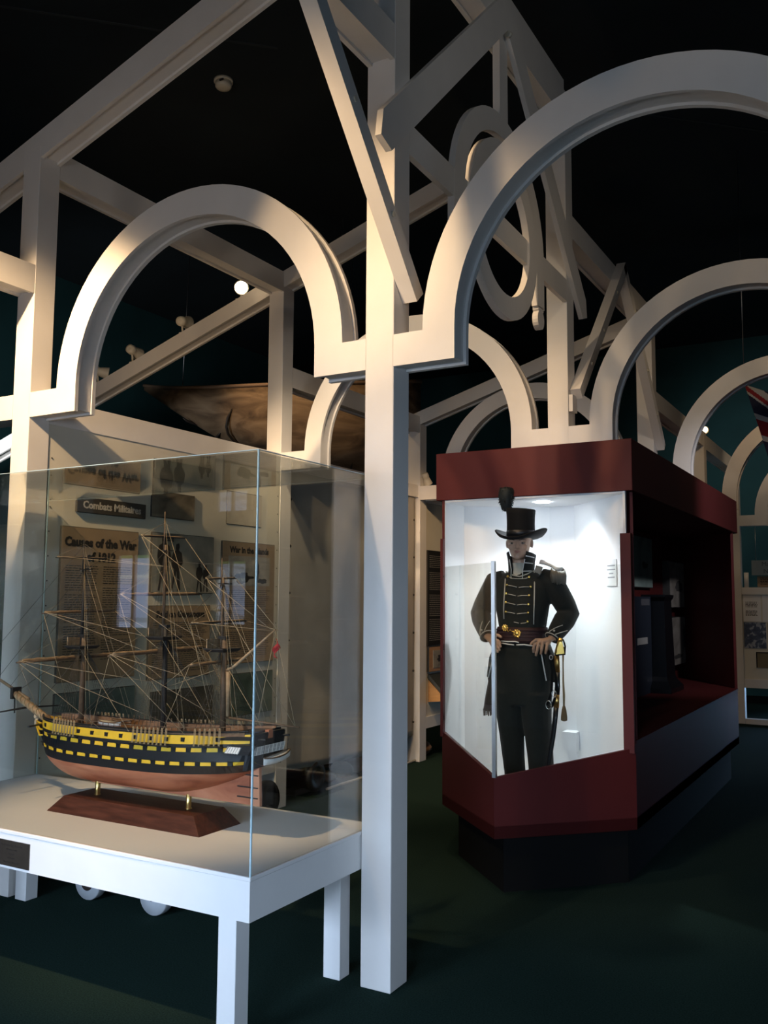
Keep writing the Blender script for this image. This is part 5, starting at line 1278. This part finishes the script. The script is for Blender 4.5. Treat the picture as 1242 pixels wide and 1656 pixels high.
# daylight falling in through the windows
day((-3.5,YR+.10,1.75), (-3.2,3.0,.25), 2.1, 1.4, 38, 54)
day((-.9,YR+.10,1.75), (-2.3,3.0,.25), 2.1, 1.4, 24, 54)
day((3.1,YR+.10,1.75), (-1.6,3.2,.2), 2.1, 1.4, 3, 50)
day((X1-.1,-.6,1.75), (-2.0,3.4,1.2), 2.0, 1.4, 6, 36, (.62,.78,1.0))
day((-.7,YB-.15,.52), (-1.5,13.2,.0), 1.6, .6, 9, 50, (.35,.62,1.0))
# the hall's spotlights, and fill spots added to brighten parts
spot((-3.9,.9,4.3), (-4.2,3.6,2.95), 1250, 36, WARM, .8, .05)     # left arch
spot((-2.6,.2,4.3), (-2.25,3.6,2.4), 230, 40, SOFT, .8, .05)      # tall front post
spot((-2.3,.4,4.4), (-1.72,3.6,3.0), 300, 34, WARM, .8, .05)       # big arch
spot((-3.3,1.1,4.4), (-3.2,3.5,.75), 640, 32, WARM, .7, .05)     # ship
spot((-2.5,.9,4.5), (-2.15,5.7,2.5), 190, 26, WARM, .6, .04)     # showcase front
spot((-2.4,4.2,4.7), (-2.1,5.65,2.5), 75, 64, WARM, .8, .04)  # second spot added to brighten the showcase front
spot((-3.2,5.0,4.3), (-4.5,7.3,1.4), 130, 60, SOFT, .8, .05)     # added to brighten the canvas sheet
spot((-3.2,4.5,4.3), (-3.1,6.1,2.8), 60, 110, SOFT, .8, .05)
spot((-3.6,.8,4.7), (-4.45,4.9,1.9), 150, 40, WARM, .8, .05)     # poster panel
spot((-3.3,7.2,3.3), (-4.3,8.9,1.6), 90, 80, (1,.66,.36), .8, .05)
spot((-1.0,7.0,4.4), (-1.4,8.7,3.0), 20, 120, SOFT, .9, .05)
spot((-1.2,4.4,4.6), (-1.2,6.1,3.2), 16, 110, SOFT, .9, .05)
spot((-1.0,9.7,4.2), (-1.2,11.2,2.9), 26, 120, WARM, .9, .05)
spot((-1.0,12.2,4.2), (-1.2,13.7,2.9), 22, 120, SOFT, .9, .05)
spot((-5.9,6.9,4.9), (-5.9,8.8,3.5), 120, 70, WARM, .8, .05)     # canoe
spot((-3.0,-1.4,2.3), (-2.6,3.6,4.8), 85, 90, WARM, .9, .1)       # added warm fill, lifts the frame from below
spot((.6,6.8,3.7), (-2.2,9.7,1.6), 210, 48, (.9,.9,1.0), .9, .1)     # added to lighten the dark bench niche, no fixture
spot((-5.6,4.3,3.1), (-5.6,6.1,4.15), 34, 100, WARM, .9, .05)    # added to brighten the rafter with the lamps
spot((2.6,2.4,4.9), (-2.0,4.9,4.5), 62, 44, (1,.90,.78), .9, .1)      # added neutral fill for the gable boards
spot((-7.5,5.0,3.0), (-10.2,10.0,2.8), 150, 130, (.9,.95,1), .9, .1)   # teal wall wash
spot((-2.0,13.5,4.6), (-1.5,16.6,3.4), 70, 120, (.9,.95,1), .9, .1)
spot((-1.98,5.80,2.34), (-1.80,5.99,2.02), 5, 70, (.88,.95,1.0), .9, .03)  # small spot added to make the hot patch on the niche wall
spot((-2.126,5.88,2.362), (-2.02,5.66,.4), 100, 136, (.86,.94,1.0), 1.0, .03)   # showcase downlight
S.view_settings.view_transform = 'Standard'; S.view_settings.look = 'None'; S.view_settings.exposure = 0.0; S.view_settings.gamma = 1.0
S.view_settings.use_curve_mapping = False
c = S.cycles
c.use_denoising = True; c.max_bounces = 10; c.transparent_max_bounces = 24; c.glossy_bounces = 5; c.diffuse_bounces = 4; c.sample_clamp_indirect = 6.0; c.caustics_reflective = False; c.caustics_refractive = False
